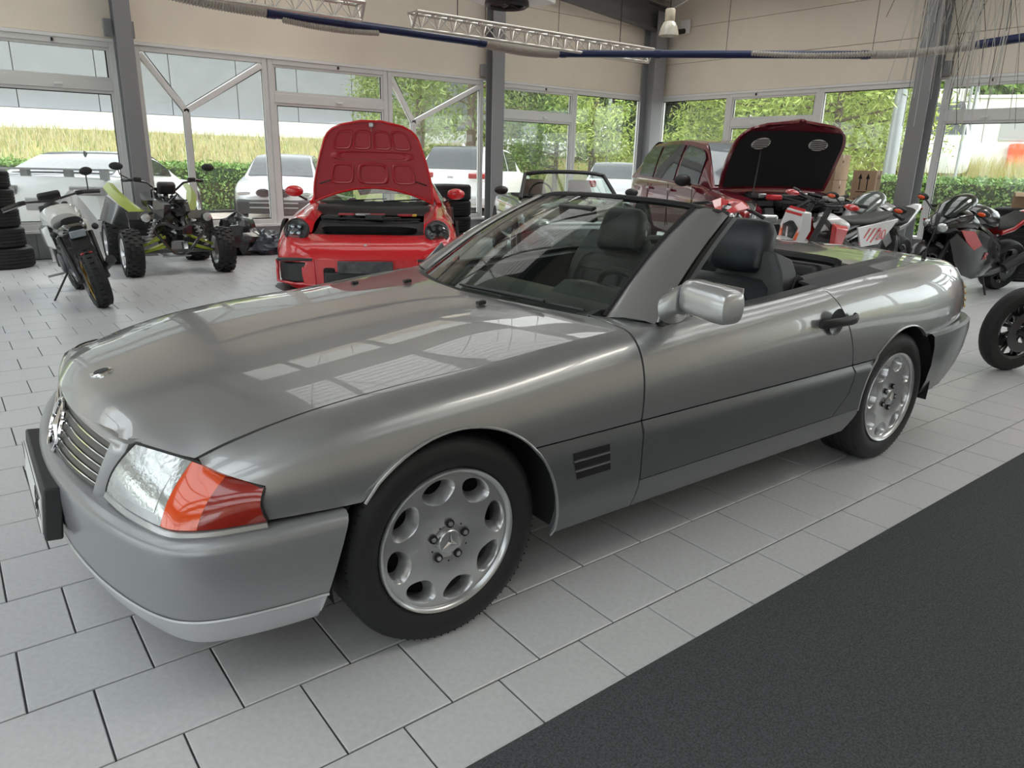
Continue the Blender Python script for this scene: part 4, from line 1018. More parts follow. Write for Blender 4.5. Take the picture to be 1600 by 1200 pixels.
# raised bonnet (underside faces forward)
HX, HZ, HA = 1.34, .885, math.radians(84); hu = V(-math.cos(HA), 0, math.sin(HA)); hn = V(-math.sin(HA), 0, -math.cos(HA))
HW = pch([(0, .66), (.15, .65), (.37, .605), (.60, .535), (.74, .47), (.81, .37), (.855, .22), (.875, .06)])
def hp(l, s, off=0): return V(HX, 0, HZ) + hu * (l - .03 * (1 - abs(s)) * 0) + V(0, 1, 0) * s * HW(l) + hn * (off - .10 * (1 - (s * .9) ** 2) * .5 * (1 - l * .6))
lower = lambda s: .16 * (1 - (abs(s)) ** 2.0)
g = []
for i in range(25):
    s = -1 + 2 * i / 24; g.append([hp(lower(s) + (.870 - lower(s)) * k / 24, s) for k in range(25)])
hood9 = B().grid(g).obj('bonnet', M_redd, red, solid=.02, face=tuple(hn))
rim_ = [hp(lower(s), s, .004) for s in np.linspace(-1, 1, 25)] + [hp(l, 1, .004) for l in np.linspace(.02, .870, 20)] + [hp(l, -1, .004) for l in np.linspace(.870, .02, 20)]
B().tube(rim_, .013, 6, closed=True).obj('bonnet_edge', M_redp, hood9)
def pocket(l0, l1, s0, s1, dep=.014):
    cs = [(l0, s0), (l0, s1), (l1, s1), (l1, s0)]; cl, cs_ = (l0 + l1) / 2, (s0 + s1) / 2; b = B()
    P = []
    for a in np.linspace(0, 2 * math.pi, 25)[:-1]:
        c, q = math.cos(a), math.sin(a); k = (abs(c) ** 5 + abs(q) ** 5) ** (-.2); P.append((c * k, q * k))
    R0_ = [hp(cl + (l1 - l0) / 2 * a * 1.0, cs_ + (s1 - s0) / 2 * c, .004) for a, c in P]; R1 = [hp(cl + (l1 - l0) / 2 * a * .92, cs_ + (s1 - s0) / 2 * c * .92, .014) for a, c in P]; R2 = [hp(cl + (l1 - l0) / 2 * a * .80, cs_ + (s1 - s0) / 2 * c * .82, .012) for a, c in P]; R3 = [hp(cl + (l1 - l0) / 2 * a * .74, cs_ + (s1 - s0) / 2 * c * .76, .001) for a, c in P]
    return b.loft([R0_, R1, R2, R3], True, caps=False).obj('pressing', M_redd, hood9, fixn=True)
for s0, s1 in ((-.80, -.42), (-.40, -.02), (.02, .40), (.42, .80)): pocket(.57, .775, s0, s1)
pocket(.46, .55, -.80, .80); pocket(.20, .43, -.28, .28); pocket(.20, .43, .34, .74); pocket(.20, .43, -.74, -.34)
B().box(hp(.83, 0, .02), (.05, .05, .05)).obj('latch', M_alloyd, hood9, bevel=.01); B().tube([hp(.83, 0, .02), hp(.77, 0, .05)], .006, 6).obj('latch_hook', M_alloyd, hood9)
for s in (.92, -.92): B().tube([hp(.20, s, .01), hp(.24, s * .80, .02)], .007, 5).obj('gas_strut', M_black, hood9)
for x in (.96, 3.42):
    for s in (1, -1):
        B().lathe([(0, 0), (.39, 0), (.39, .03)], (x, s * (fw9(x) + .004), .34), (0, -s, 0), 28).obj('wheel_arch', M_gap, red); simple_wheel(red, x, s * (fw9(x) + .012), .335, s, 10, M_trim)
B().bb(.5, 4.2, -.75, .75, .14, .5).obj('underbody', M_gap, red, smooth=0); B().lathe([(.018, 0), (0, .004)], (.02, 0, .56), (-.5, 0, 1), 12).obj('crest', M_alloyd, nose)
# ================================================================== MAROON OFF-ROADER with open bonnet
M_maroon = mat('maroon_paint', (.16, .012, .024), .22, .2, coat=1.0)
M_cowhite = mat('off_white', (.6, .58, .55), .5)
suv = thing('suv', 'maroon off-roader with tinted windows and its black-lined bonnet propped open', 'car', (8.50, 3.62, 0), math.radians(63))
SW = 1.94
bd, ftS, fwS = carbody(suv, M_maroon, 4.85, SW, [(1.20, .98), (1.35, 1.05), (1.6, 1.09), (3.0, 1.13), (4.6, 1.16), (4.8, 1.10), (4.85, .9)], [(0, .80), (.15, .92), (.5, .98), (1.2, 1.0), (4.0, 1.0), (4.6, .96), (4.85, .88)], .28, x0=1.25)
carbody(suv, M_maroon, 4.85, SW, [(0, .66), (.1, .74), (1.3, .80)], [(0, .80), (.15, .92), (.5, .98), (1.3, 1.0)], .28, x0=0, x1=1.27, name='front_body', crown=-.06)
for s in (1, -1): B().loft([[V(x, s * (.97 - .06 * (x < .2)), z0), V(x, s * (.99 - .05 * (x < .2)), z1 - .05), V(x, s * .93, z1), V(x, s * .74, z1 + .01), V(x, s * .72, z0)] for x, z0, z1 in ((.10, .70, .84), (.35, .72, .95), (.8, .74, 1.01), (1.30, .76, 1.05))]).obj('front_wing', M_maroon, suv, fixn=True)
g_, sw_, scr, prof = greenhouse(suv, M_maroon, M_glassdark, SW, [(1.35, 1.08), (2.10, 1.70), (4.1, 1.75), (4.75, 1.18)], None)
for x0, x1 in ((1.85, 2.70), (2.80, 3.65), (3.74, 4.40)):
    for s in (1, -1): sw_(x0, x1, s)
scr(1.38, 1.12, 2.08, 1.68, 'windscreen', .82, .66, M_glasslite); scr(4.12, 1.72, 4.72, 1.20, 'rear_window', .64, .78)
for x in (2.55, 3.50):
    for s in (1, -1): B().bb(x, x + .18, s * .985 - .02, s * .985 + .02, .98, 1.02).obj('door_handle', M_maroon, suv, bevel=.01)
for x in (1.80, 2.74, 3.66):
    for s in (1, -1): B().bb(x - .003, x + .003, s * .972 - .004, s * .972 + .004, .42, 1.08).obj('door_gap', M_gap, suv, smooth=0)
for s in (1, -1): 
    B().ball((1.95, s * 1.07, 1.16), (.08, .13, .09), 14, 8).obj('mirror', M_black, suv); B().tube([(1.95, s * 1.0, 1.12), (1.98, s * .93, 1.10)], .025, 6).obj('mirror_foot', M_black, suv)
for x in (.92, 3.84):
    for s in (1, -1): B().lathe([(0, 0), (.44, 0), (.44, .03)], (x, s * .975, .39), (0, -s, 0), 28).obj('wheel_arch', M_gap, suv); simple_wheel(suv, x, s * .985, .385, s, 10, M_trim)
# bonnet
BA = math.radians(58); bu = V(-math.cos(BA), 0, math.sin(BA)); bn = V(-math.sin(BA), 0, -math.cos(BA)); bw = pch([(0, .82), (.3, .85), (.66, .84), (.88, .76), (1.0, .58), (1.06, .27), (1.08, .05)])
def bp_(l, s, off=0): return V(1.22, 0, 1.04) + bu * l + V(0, 1, 0) * s * bw(l) + bn * (off - .06 * (1 - s * s) - .05 * math.sin(math.pi * min(1, l / 1.08)))
bon = B().grid([[bp_(.02 + 1.06 * k / 20, -1 + 2 * i / 20) for k in range(21)] for i in range(21)]).obj('bonnet', M_maroon, suv, solid=.03, face=tuple(bn))
B().grid([[bp_(.06 + .86 * k / 14, (-1 + 2 * i / 16) * .94, .010) for k in range(15)] for i in range(17)]).obj('bonnet_liner', mat('black_felt', (.010, .010, .011), .95), bon)
for s in (1, -1):
    q = B().loft([[bp_(.72 + .09 * math.sin(a) * k, s * .52 + .17 * math.cos(a) * k, off) for a in np.linspace(0, 2 * math.pi, 17)[:-1]] for k, off in ((1, .008), (1, .02), (.85, .022), (.8, .012))]).obj('bonnet_vent', mat('vent_mesh', (.75, .74, .70), .4), bon)
    for k in range(5): B().tube([bp_(.66 + .03 * k, s * .52 - .14, .026), bp_(.66 + .03 * k, s * .52 + .14, .026)], .006, 5).obj('vent_bar', M_black, q)
B().tube([bp_(.60, .45, .01), V(.75, .55, .98)], .010, 6).obj('prop_rod', M_trim, bon)
# engine bay
er = random.Random(8); eb = B()
for k in range(70): eb.box((er.uniform(.15, 1.2), er.uniform(-.68, .68), er.uniform(.78, .97)), (er.uniform(.05, .22), er.uniform(.05, .25), er.uniform(.04, .12)), rotz(er.uniform(-.6, .6)) @ roty(er.uniform(-.3, .3)))
for k in range(26):
    a = V(er.uniform(.15, 1.2), er.uniform(-.65, .65), er.uniform(.85, .98)); eb.tube(crom([a, a + V(er.uniform(-.3, .3), er.uniform(-.3, .3), .06), a + V(er.uniform(-.4, .4), er.uniform(-.4, .4), -.05)], 4), er.uniform(.01, .03), 6)
o = eb.obj('engine_bay', mat('engine_black', (.02, .02, .022), .35), suv, smooth=30); o['kind'] = 'stuff'
for x, y, z, sx, sy, c in ((.60, .1, 1.0, .35, .42, M_trim), (.35, -.42, .99, .2, .22, M_cowhite), (.30, .48, 1.0, .16, .16, mat('red_cap', (.55, .02, .03), .4)), (.90, -.35, 1.01, .12, .2, M_alloy), (.85, .4, 1.0, .25, .12, M_alloyd)): B().box((x, y, z), (sx, sy, .07)).obj('engine_cover', c, suv, bevel=.02, seg=3)
B().loft([[V(x, y, z) for x, z in ((-.03, .45), (-.05, .68), (.06, .74), (.08, .45))] for y in np.linspace(-.72, .72, 7)]).obj('grille', M_black, suv)
for s in (1, -1): B().bb(-.02, .25, s * .72 - .17, s * .72 + .17, .66, .80).obj('headlamp', M_lens, suv, bevel=.04, seg=3)
# ================================================================== GREY ROADSTER behind
rdh = math.radians(60)
rd = thing('roadster', 'grey open roadster with windscreen frame standing behind the silver convertible', 'car', (5.75, 4.90, 0), rdh)
M_gun = mat('gunmetal_paint', (.16, .165, .17), .25, .5, coat=1.0)
bd, ftR, fwR = carbody(rd, M_gun, 4.1, 1.74, [(0, .50), (.1, .62), (.5, .74), (1.3, .86), (1.6, .88), (3.3, .88), (3.9, .86), (4.1, .6)], [(0, .6), (.15, .85), (.6, 1.0), (2, .98), (3.2, 1.0), (4.0, .9), (4.1, .8)], .22, crown=.01)
WBr = crom([(1.55, -.70, .88), (1.38, -.40, .90), (1.32, 0, .90), (1.38, .40, .90), (1.55, .70, .88)], 3); WTr = crom([(1.98, -.58, 1.20), (1.90, -.35, 1.235), (1.86, 0, 1.245), (1.90, .35, 1.235), (1.98, .58, 1.20)], 3)
B().grid([[a + (b2 - a) * k / 4 for k in range(5)] for a, b2 in zip(WBr, WTr)]).obj('windscreen', M_wsglass, rd)
B().tube([WBr[0]] + [p for p in WTr] + [WBr[-1]], .028, 8).obj('windscreen_frame', M_trim, rd)
for s in (1, -1):
    B().ball((1.75, s * .95, .98), (.06, .10, .06), 12, 8).obj('mirror', M_black, rd)
    for x in (.8, 3.25): B().lathe([(0, 0), (.36, 0), (.36, .03)], (x, s * (.872), .32), (0, -s, 0), 24).obj('wheel_arch', M_gap, rd); simple_wheel(rd, x, s * .878, .315, s, 10)
    B().loft([superell((2.45 + .06 * k, s * .36, .75 + .12 * k), V(0, 1, 0), V(1, 0, -.2), .22 - .02 * k * (k > 1), .07, 3, 16) for k in (0, 1, 2, 3)]).obj('seat', mat('brown_leather', (.10, .05, .035), .5), rd)
B().tube([V(1.88, .36 + .17 * math.cos(a), .92 + .17 * math.sin(a)) for a in np.linspace(0, 6.28, 25)[:-1]], .013, 6, closed=True).obj('steering_wheel', M_black, rd)
B().bb(1.7, 2.9, -.66, .66, .86, .905).obj('cockpit_opening', M_gap, rd, smooth=0)
for s in (1, -1): B().ball((.28, s * .60, .62), (.14, .13, .09), 14, 8).obj('headlamp', M_lens, rd)
# ================================================================== MOTORCYCLES
M_bblack = mat('bike_black', (.014, .014, .015), .25, coat=.8); M_bengine = mat('engine_grey', (.10, .10, .105), .4, .6); M_bred = mat('bike_red', (.55, .015, .02), .22, coat=1.0); M_bwhite = mat('bike_white', (.70, .70, .71), .25, coat=1.0); M_bgrey = mat('bike_grey', (.38, .385, .39), .3, .2, coat=.8)
M_bseat = mat('seat_vinyl', (.018, .018, .018), .6); M_smoke = mat('smoked_screen', (.015, .022, .018), .12, coat=1.0); M_gold = mat('fork_gold', (.45, .30, .08), .3, .8); M_borange = mat('bike_orange', (.80, .10, .01), .3, coat=.8)
def bwheel(parent, x, R, w_, nm, rimm, spokes=5, disc=True, knobs=0, y=0.0):
    r = bpy.data.objects.new(nm, None); COL.objects.link(r); r.parent = parent; r.location = (x, y, R)
    ty = B(); rr_ = R * .70; pr = [(rr_, -w_ * .38)] + [(R - (R - rr_) * .75 * (1 - math.cos(a)) * .6, w_ / 2 * math.sin(a)) for a in np.linspace(-1.35, 1.35, 9)] + [(rr_, w_ * .38)]
    ty.lathe(pr, (0, 0, 0), (0, 1, 0), 36); to = ty.obj('tyre', M_rubber, r)
    if knobs:
        kb = B()
        for k in range(knobs):
            a = 2 * math.pi * k / knobs; c = V(math.cos(a), 0, math.sin(a))
            for j, yy in enumerate((-.32, -.02, .30)):
                aa = a + (math.pi / knobs if j == 1 else 0); c = V(math.cos(aa), 0, math.sin(aa)); kb.box(c * (R - .004 - .02 * (j != 1)) + V(0, yy * w_, 0), (.03, w_ * .24, .035), np.array([[c[0], 0, -c[2]], [0, 1, 0], [c[2], 0, c[0]]]))
        kb.obj('tread_blocks', M_rubber, to, smooth=0)
    b = B(); b.lathe([(rr_ - .02, -w_ * .3), (rr_ + .005, -w_ * .36), (rr_ + .005, w_ * .36), (rr_ - .02, w_ * .3)], (0, 0, 0), (0, 1, 0), 36)
    for k in range(spokes):
        a = 2 * math.pi * k / spokes
        for da in (-.12, .12): b.tube([V(math.cos(a) * .04, 0, math.sin(a) * .04), V(math.cos(a + da) * (rr_ - .01), 0, math.sin(a + da) * (rr_ - .01))], .011, 6)
    b.cyl((0, -.05, 0), (0, .05, 0), .04, n=12); b.obj('rim', rimm, r)
    if disc:
        for s in (-1, 1): B().lathe([(R * .27, 0), (R * .50, 0), (R * .50, s * .005), (R * .27, s * .005)], (0, s * w_ * .55, 0), (0, 1, 0), 28).obj('brake_disc', M_bengine, r)
    return r
def bloft(name, m, parent, secs, p=2.5, n=20, **kw):   # secs: (x, z, half width, half height)
    return B().loft([superell((x, 0, z), V(0, 1, 0), V(0, 0, 1), w_, h, p, n) for x, z, w_, h in secs]).obj(name, m, parent, fixn=True, **kw)
def sportbike(label, loc, heading, lean, c_main, c_side, c_tail, screen=M_smoke, seatc=M_bseat, group=None, sc=1.0, naked=False, rim=None, fork=M_trim, lamp=True, front=True, tankc=None, sidetxt=None, mirr=True, name='motorcycle'):
    t = thing(name, label, 'motorcycle', loc, heading + math.pi, group, tilt=lean); t.scale = (sc, sc, sc); rim = rim or M_bblack
    if front: bwheel(t, 0, .30, .12, 'front_wheel', rim)
    bwheel(t, 1.42, .31, .18, 'rear_wheel', rim)
    for s in (-1, 1): B().tube([(0, s * .10, .30), (.17, s * .10, .68), (.30, s * .10, .98)], [.028, .028, .024], 8).obj('fork_leg', fork, t)
    B().lathe([(.325, -.07), (.335, 0), (.325, .07)], (0, 0, .30), (0, 1, 0), 12, a0=.5, a1=2.4).obj('front_mudguard', c_main, t, solid=.006)
    eb = B(); eb.box((.70, 0, .48), (.46, .34, .34), roty(.1)); eb.box((.60, 0, .62), (.25, .36, .2), roty(-.4)); eb.cyl((.78, -.20, .42), (.78, .20, .42), .11, n=14); eb.obj('engine', M_bengine, t, bevel=.02, smooth=30)
    fb_ = B()
    for s in (-1, 1): fb_.tube(crom([(.32, s * .06, .93), (.55, s * .17, .80), (.95, s * .15, .62), (1.02, s * .13, .45)], 4), .035, 8); fb_.tube([(1.0, s * .12, .42), (1.42, s * .13, .31)], [.04, .03], 8); fb_.tube([(.95, s * .08, .70), (1.45, s * .07, .86)], .02, 6)
    fb_.obj('frame', M_bblack, t)
    bloft('tank', tankc or c_main, t, [(.40, .86, .06, .06), (.46, .90, .15, .10), (.60, .93, .17, .12), (.78, .90, .16, .11), (.92, .83, .11, .07), (.97, .80, .07, .03)])
    bloft('seat', seatc, t, [(.92, .80, .09, .03), (1.0, .81, .13, .045), (1.15, .83, .13, .045), (1.25, .87, .11, .04), (1.38, .94, .09, .03)])
    bloft('tail', c_tail, t, [(1.0, .74, .12, .05), (1.2, .80, .13, .075), (1.4, .89, .105, .07), (1.58, .96, .07, .045), (1.68, .985, .03, .02)])
    B().box((1.66, 0, .955), (.03, .12, .035), roty(-.4)).obj('tail_lamp', M_red, t, bevel=.008)
    B().tube(crom([(.62, -.10, .30), (.9, -.16, .26), (1.2, -.20, .36)], 4), .032, 8).obj('exhaust_pipe', M_bengine, t); B().cyl((1.12, -.21, .34), (1.48, -.22, .50), .055, .06, 14).obj('silencer', M_trim, t)
    B().tube([(.30, -.36, .95), (.33, -.12, 1.0), (.33, .12, 1.0), (.30, .36, .95)], .012, 8).obj('handlebar', M_bblack, t)
    for s in (-1, 1): B().tube([(.33, s * .22, .985), (.29, s * .38, .94)], .020, 8).obj('grip', M_black, t)
    B().tube([(.85, -.15, .30), (.80, -.36, .012)], .012, 6).obj('side_stand', M_black, t)
    if naked:
        [B().ball((.10, s * .062, .875), (.08, .062, .085), 16, 10).obj('headlamp', M_lens, t) for s in (-1, 1)]; bloft('lamp_mask', M_bblack, t, [(.06, .80, .04, .03), (.12, .86, .13, .11), (.22, .88, .12, .12)]); [B().loft([[V(.03 + .1 * k, s * (.02 + .03 * k), .95 + .035 * k), V(.03 + .1 * k, s * (.075 + .04 * k), .945 + .02 * k), V(.06 + .1 * k, s * (.075 + .04 * k), .925 + .02 * k), V(.06 + .1 * k, s * .02, .93 + .035 * k)] for k in (0, 1, 2, 3)]).obj('flyscreen_blade', c_main, t, fixn=True) for s in (-1, 1)]
        for s in (-1, 1): B().loft([[V(x, s * y, z) for x, z in pts] for y, pts in ((.17, ((.30, .80), (.55, .88), (.62, .66), (.40, .62))), (.21, ((.34, .79), (.52, .84), (.58, .68), (.42, .65))))]).obj('side_panel', c_side, t, fixn=True, bevel=.01)
    else:
        nose = []
        for x, z, w_, h in ((-.12, .80, .03, .03), (-.06, .82, .13, .09), (.08, .86, .20, .13), (.25, .88, .22, .14), (.40, .84, .20, .12)): nose.append(superell((x, 0, z), V(0, 1, 0), V(.2, 0, 1), w_, h, 2.3, 22))
        B().loft(nose).obj('nose_cowl', c_main, t, fixn=True)
        bl_ = []
        for x, z, w_, h in ((-.02, .93, .08, .02), (.06, .99, .14, .06), (.18, 1.04, .155, .09), (.30, 1.07, .14, .10), (.36, 1.09, .11, .08)): bl_.append([V(x + .0, w_ * math.cos(a), z + h * math.sin(a)) for a in np.linspace(0, math.pi, 13)])
        B().grid(bl_).obj('screen', screen, t, solid=.006, face=(-.3, 0, 1))
        if lamp:
            for s in (-1, 1): B().ball((-.045, s * .085, .815), (.06, .065, .055), 12, 8).obj('headlamp', M_lens, t)
        for s in (-1, 1):
            sf = []
            for x, zt, zb, y0 in ((.06, .84, .70, .17), (.20, .84, .46, .225), (.38, .82, .30, .245), (.60, .74, .24, .235), (.80, .62, .25, .21), (.98, .50, .30, .17)): sf.append([V(x + .06 * (k / 6 - .5), s * (y0 + .03 * math.sin(math.pi * k / 6)), zb + (zt - zb) * k / 6) for k in range(7)])
            B().grid(sf).obj('side_fairing', c_side, t, solid=.008, face=(0, s, 0))
            B().prism([(.05, s * .245, .83), (.26, s * .262, .82), (.46, s * .272, .66), (.36, s * .268, .60), (.20, s * .255, .70)], (0, s * .006, 0)).obj('accent_panel', c_main if c_main is not c_side else c_tail, t, fixn=True)
        if mirr:
            for s in (-1, 1): B().tube([(.05, s * .17, .95), (.10, s * .34, 1.03)], .010, 6).obj('mirror_stalk', M_black, t); B().ball((.11, s * .38, 1.045), (.03, .075, .04), 12, 8).obj('mirror', M_black, t); 
            for s in (-1, 1): B().ball((.078, s * .38, 1.04), (.012, .05, .022), 10, 6).obj('indicator', M_orange, t)
    if sidetxt:
        for s in (-1, 1): text('side_mark', sidetxt[0], sidetxt[1], sidetxt[2], t, basis((sidetxt[3], s * sidetxt[5], sidetxt[4]), (1 if s < 0 else -1, 0, sidetxt[6]), (0, 0, 1)), .002, shear=.25)
    return t
# black / red sports bike next to the tail of the convertible
gx = sportbike('black and red sports motorcycle with dark bubble screen standing by the silver tail', (8.35, 2.20, 0), math.radians(180 - 13), .19, M_bblack, M_bblack, M_bred, tankc=M_bblack, sidetxt=('R', .12, M_bred, .60, .52, .272, .1), rim=M_bblack)
# white / red supermoto with number
def supermoto(label, loc, heading, lean, c1, c2, num=None, mask=True, sc=1.0, mirrors=False, seat_h=.90, name='motorcycle', fork=M_trim, guard=True):
    t = thing(name, label, 'motorcycle', loc, heading + math.pi, tilt=lean); t.scale = (sc, sc, sc)
    bwheel(t, 0, .31, .11, 'front_wheel', M_bblack, 9); bwheel(t, 1.42, .31, .15, 'rear_wheel', M_bblack, 9)
    for s in (-1, 1): B().tube([(0, s * .10, .31), (.22, s * .10, .74), (.36, s * .10, 1.05)], [.03, .028, .028], 8).obj('fork_leg', fork, t); B().prism([(-.03, s * .125, .30), (.05, s * .125, .28), (.20, s * .125, .62), (.14, s * .125, .64)], (0, s * .008, 0)).obj('fork_guard', c2, t, fixn=True)
    if guard: bloft('front_mudguard', c1, t, [(-.28, .70, .03, .008), (-.1, .76, .07, .014), (.2, .74, .07, .014), (.42, .66, .03, .01)])
    eb = B(); eb.box((.70, 0, .45), (.36, .26, .34)); eb.box((.62, 0, .66), (.16, .18, .2), roty(-.2)); eb.cyl((.80, -.16, .42), (.80, .16, .42), .10, n=14); eb.obj('engine', M_bengine, t, bevel=.02, smooth=30)
    fb_ = B()
    for s in (-1, 1): fb_.tube(crom([(.38, s * .04, .95), (.6, s * .13, .78), (.98, s * .12, .60), (1.0, s * .11, .42)], 4), .026, 8); fb_.tube([(1.0, s * .11, .42), (1.42, s * .11, .31)], .03, 8); fb_.tube([(.9, s * .08, .70), (1.6, s * .07, .90)], .018, 6)
    fb_.obj('frame', M_bblack, t)
    bloft('tank', c1, t, [(.44, .88, .08, .07), (.55, .90, .14, .08), (.75, .86, .12, .06)]); bloft('seat', M_bseat, t, [(.62, .93, .06, .025), (.8, seat_h, .11, .035), (1.15, seat_h, .12, .04), (1.45, seat_h + .04, .09, .035), (1.58, seat_h + .06, .05, .02)])
    for s in (-1, 1):
        B().loft([[V(x, s * y, z) for x, z in pts] for y, pts in ((.13, ((.42, .92), (.70, .88), (.66, .62), (.50, .56))), (.17, ((.45, .88), (.66, .85), (.62, .66), (.52, .62))))]).obj('radiator_shroud', c2, t, fixn=True, bevel=.008)
        so_ = B().prism([(.86, s * .12, .86), (1.58, s * .10, .93), (1.52, s * .10, .84), (1.30, s * .13, .68), (1.0, s * .13, .66)], (0, s * .02, 0)).obj('side_panel', c1, t, fixn=True, bevel=.006)
        for k in range(3): B().prism([(.95 + .09 * k, s * .143, .69), (.98 + .09 * k, s * .143, .69), (1.10 + .09 * k, s * .140, .85), (1.07 + .09 * k, s * .140, .85)], (0, s * .002, 0)).obj('stripe', c2, so_, fixn=True)
        if num: text('race_number', num, .15, M_bred, so_, basis((1.30, s * .150, .775), (1 if s < 0 else -1, 0, .06), (0, 0, 1)), .002)
    if mask:
        mk = B().loft([[V(-.02 + dx, y, z) for y, z in ((-w1, .70), (-w2, .86), (-w3, 1.02), (w3, 1.02), (w2, .86), (w1, .70))] for dx, w1, w2, w3 in ((0, .07, .12, .09), (.10, .11, .16, .12))]).obj('headlamp_mask', M_bwhite, t, fixn=True, bevel=.012)
        B().loft([[V(-.032 + dx, y, z) for y, z in ((-.05, .73), (-.085, .87), (-.02, .92), (.02, .92), (.085, .87), (.05, .73))] for dx in (0, .02)]).obj('headlamp', M_glassdark, mk, fixn=True, bevel=.01); B().prism([(-.036, -.012, .75), (-.036, .012, .75), (-.036, .03, .86), (-.036, .015, .86)], (.01, 0, 0)).obj('lamp_strip', M_refl, mk, fixn=True)
        B().prism([(-.03, -.09, .98), (-.03, .09, .98), (.02, .085, 1.03), (.02, -.085, 1.03)], (.0, 0, .012)).obj('mask_band', c2, mk, fixn=True)
        for s in (-1, 1): B().prism([(-.022, s * .06, .72), (-.026, s * .095, .72), (-.01, s * .115, .90), (-.016, s * .090, .90)], (-.004, 0, 0)).obj('mask_flash', M_borange, mk, fixn=True)
    B().tube([(.46, -.40, 1.13), (.38, -.26, 1.12), (.36, -.08, 1.08), (.36, .08, 1.08), (.38, .26, 1.12), (.46, .40, 1.13)], .011, 8).obj('handlebar', M_bblack, t)
    for s in (-1, 1): B().tube([(.41, s * .30, 1.125), (.46, s * .41, 1.13)], .018, 8).obj('grip', M_black, t); B().ball((.34, s * .33, 1.11), (.05, .08, .03), 10, 6).obj('hand_guard', c2 if not mirrors else M_black, t)
    B().tube(crom([(.58, .10, .50), (.8, .17, .38), (1.05, .15, .55), (1.4, .15, .72)], 4), [.022] * 9 + [.03, .045, .05, .05], 8).obj('exhaust', M_alloyd, t); B().tube([(.85, -.14, .34), (.78, -.40, .012)], .012, 6).obj('side_stand', M_black, t)
    return t
supermoto('white and red supermoto with number 30 and black seat parked before the maroon off-roader', (5.78, 2.42, 0), math.radians(180 - 4), .16, M_bwhite, M_bred, num='30')
sportbike('grey white sports motorcycle with clear screen parked between the supermoto and the column', (7.45, 2.70, 0), math.radians(180 + 4), .16, M_bgrey, M_bblack, M_bwhite, screen=mat('clear_screen', (.10, .12, .11), .1, coat=1.0), tankc=M_bgrey)
sportbike('black naked motorcycle with red tank and chrome twin headlamp behind the driver seat', (5.72, 3.22, 0), math.radians(180 + 25), .15, M_bred, M_bblack, M_bblack, naked=True)
sportbike('black motorcycle with silver engine parts standing before the right-hand tyre stack', (9.95, 1.30, 0), math.radians(180 - 15), .15, M_bblack, M_bblack, M_bblack, naked=True, tankc=M_bblack)
og = supermoto('orange and black motorcycle with smooth front tyre standing beyond the carpet', (5.47, .22, 0), math.radians(158), .10, M_borange, M_borange, mask=False, guard=False)
# ---- small roadster-scrambler seen from behind (left)
sb_ = thing('small_motorcycle', 'small white and black motorcycle with knobbly tyres leaning on its stand by the tyre stack', 'motorcycle', (.50, 7.06, 0), math.radians(91 + 180), tilt=.20)
bwheel(sb_, 0, .27, .13, 'front_wheel', M_bblack, 6, knobs=30); bwheel(sb_, 1.16, .27, .15, 'rear_wheel', M_gold, 6, knobs=30)
for s in (-1, 1): B().tube([(0, s * .10, .27), (.26, s * .10, .88)], .028, 8).obj('fork_leg', M_trim, sb_); B().tube([(1.16, s * .11, .28), (.98, s * .13, .66)], .022, 8).obj('shock', M_black, sb_); B().tube([(.72, s * .10, .34), (1.16, s * .11, .27)], .028, 8).obj('swingarm', M_bblack, sb_); B().tube([(.66, s * .16, .30), (.66, s * .30, .30)], .012, 6).obj('foot_peg', M_alloyd, sb_)
bloft('tank', mat('pale_grey_paint', (.55, .56, .54), .25, coat=1.0), sb_, [(.28, .76, .08, .07), (.36, .78, .16, .10), (.52, .79, .17, .11), (.66, .74, .12, .08)]); bloft('seat', M_bseat, sb_, [(.62, .73, .09, .03), (.74, .73, .12, .04), (.95, .76, .11, .04), (1.05, .79, .08, .03)])
for s in (-1, 1): B().loft([[V(x, s * y, z) for x, z in pts] for y, pts in ((.15, ((.30, .74), (.62, .74), (.70, .52), (.42, .50))), (.20, ((.36, .71), (.56, .71), (.62, .56), (.45, .54))))]).obj('shroud', MATS['pale_grey_paint'], sb_, fixn=True, bevel=.01)
bloft('tail', M_bblack, sb_, [(.75, .66, .11, .05), (.95, .70, .12, .06), (1.10, .73, .10, .05), (1.18, .72, .06, .03)]); B().box((1.17, 0, .68), (.02, .13, .07), roty(.3)).obj('tail_lamp', M_glasslite, sb_, bevel=.01); B().box((1.26, 0, .50), (.02, .10, .05), roty(.3)).obj('reflector', M_red, sb_, bevel=.008)
B().loft([[V(1.10, -.07, .66), V(1.10, .07, .66), V(1.13, .07, .66), V(1.13, -.07, .66)], [V(1.24, -.085, .48), V(1.24, .085, .48), V(1.26, .085, .48), V(1.26, -.085, .48)]]).obj('mudguard', M_bblack, sb_, fixn=True)
eb = B(); eb.box((.58, 0, .40), (.30, .26, .26)); eb.cyl((.60, -.16, .38), (.60, .16, .38), .10, n=14); eb.box((.52, 0, .56), (.14, .16, .14)); eb.obj('engine', M_bengine, sb_, bevel=.02, smooth=30)
B().tube([(.36, -.40, .93), (.30, -.24, .95), (.28, 0, .92), (.30, .24, .95), (.36, .40, .93)], .011, 8).obj('handlebar', M_bblack, sb_)
for s in (-1, 1):
    B().tube([(.31, s * .28, .95), (.37, s * .42, .93)], .018, 8).obj('grip', M_black, sb_); B().box((.30, s * .25, .95), (.05, .07, .04)).obj('switch_gear', M_black, sb_, bevel=.01)
    B().tube([(.26, s * .24, .93), (.30, s * .42, .90)], .005, 5).obj('brake_lever', M_alloyd, sb_)
B().tube([(.31, .33, .95), (.30, .36, 1.10)], .006, 6).obj('mirror_stalk', M_black, sb_); B().ball((.30, .37, 1.13), (.015, .06, .04), 14, 8).obj('mirror', M_black, sb_)
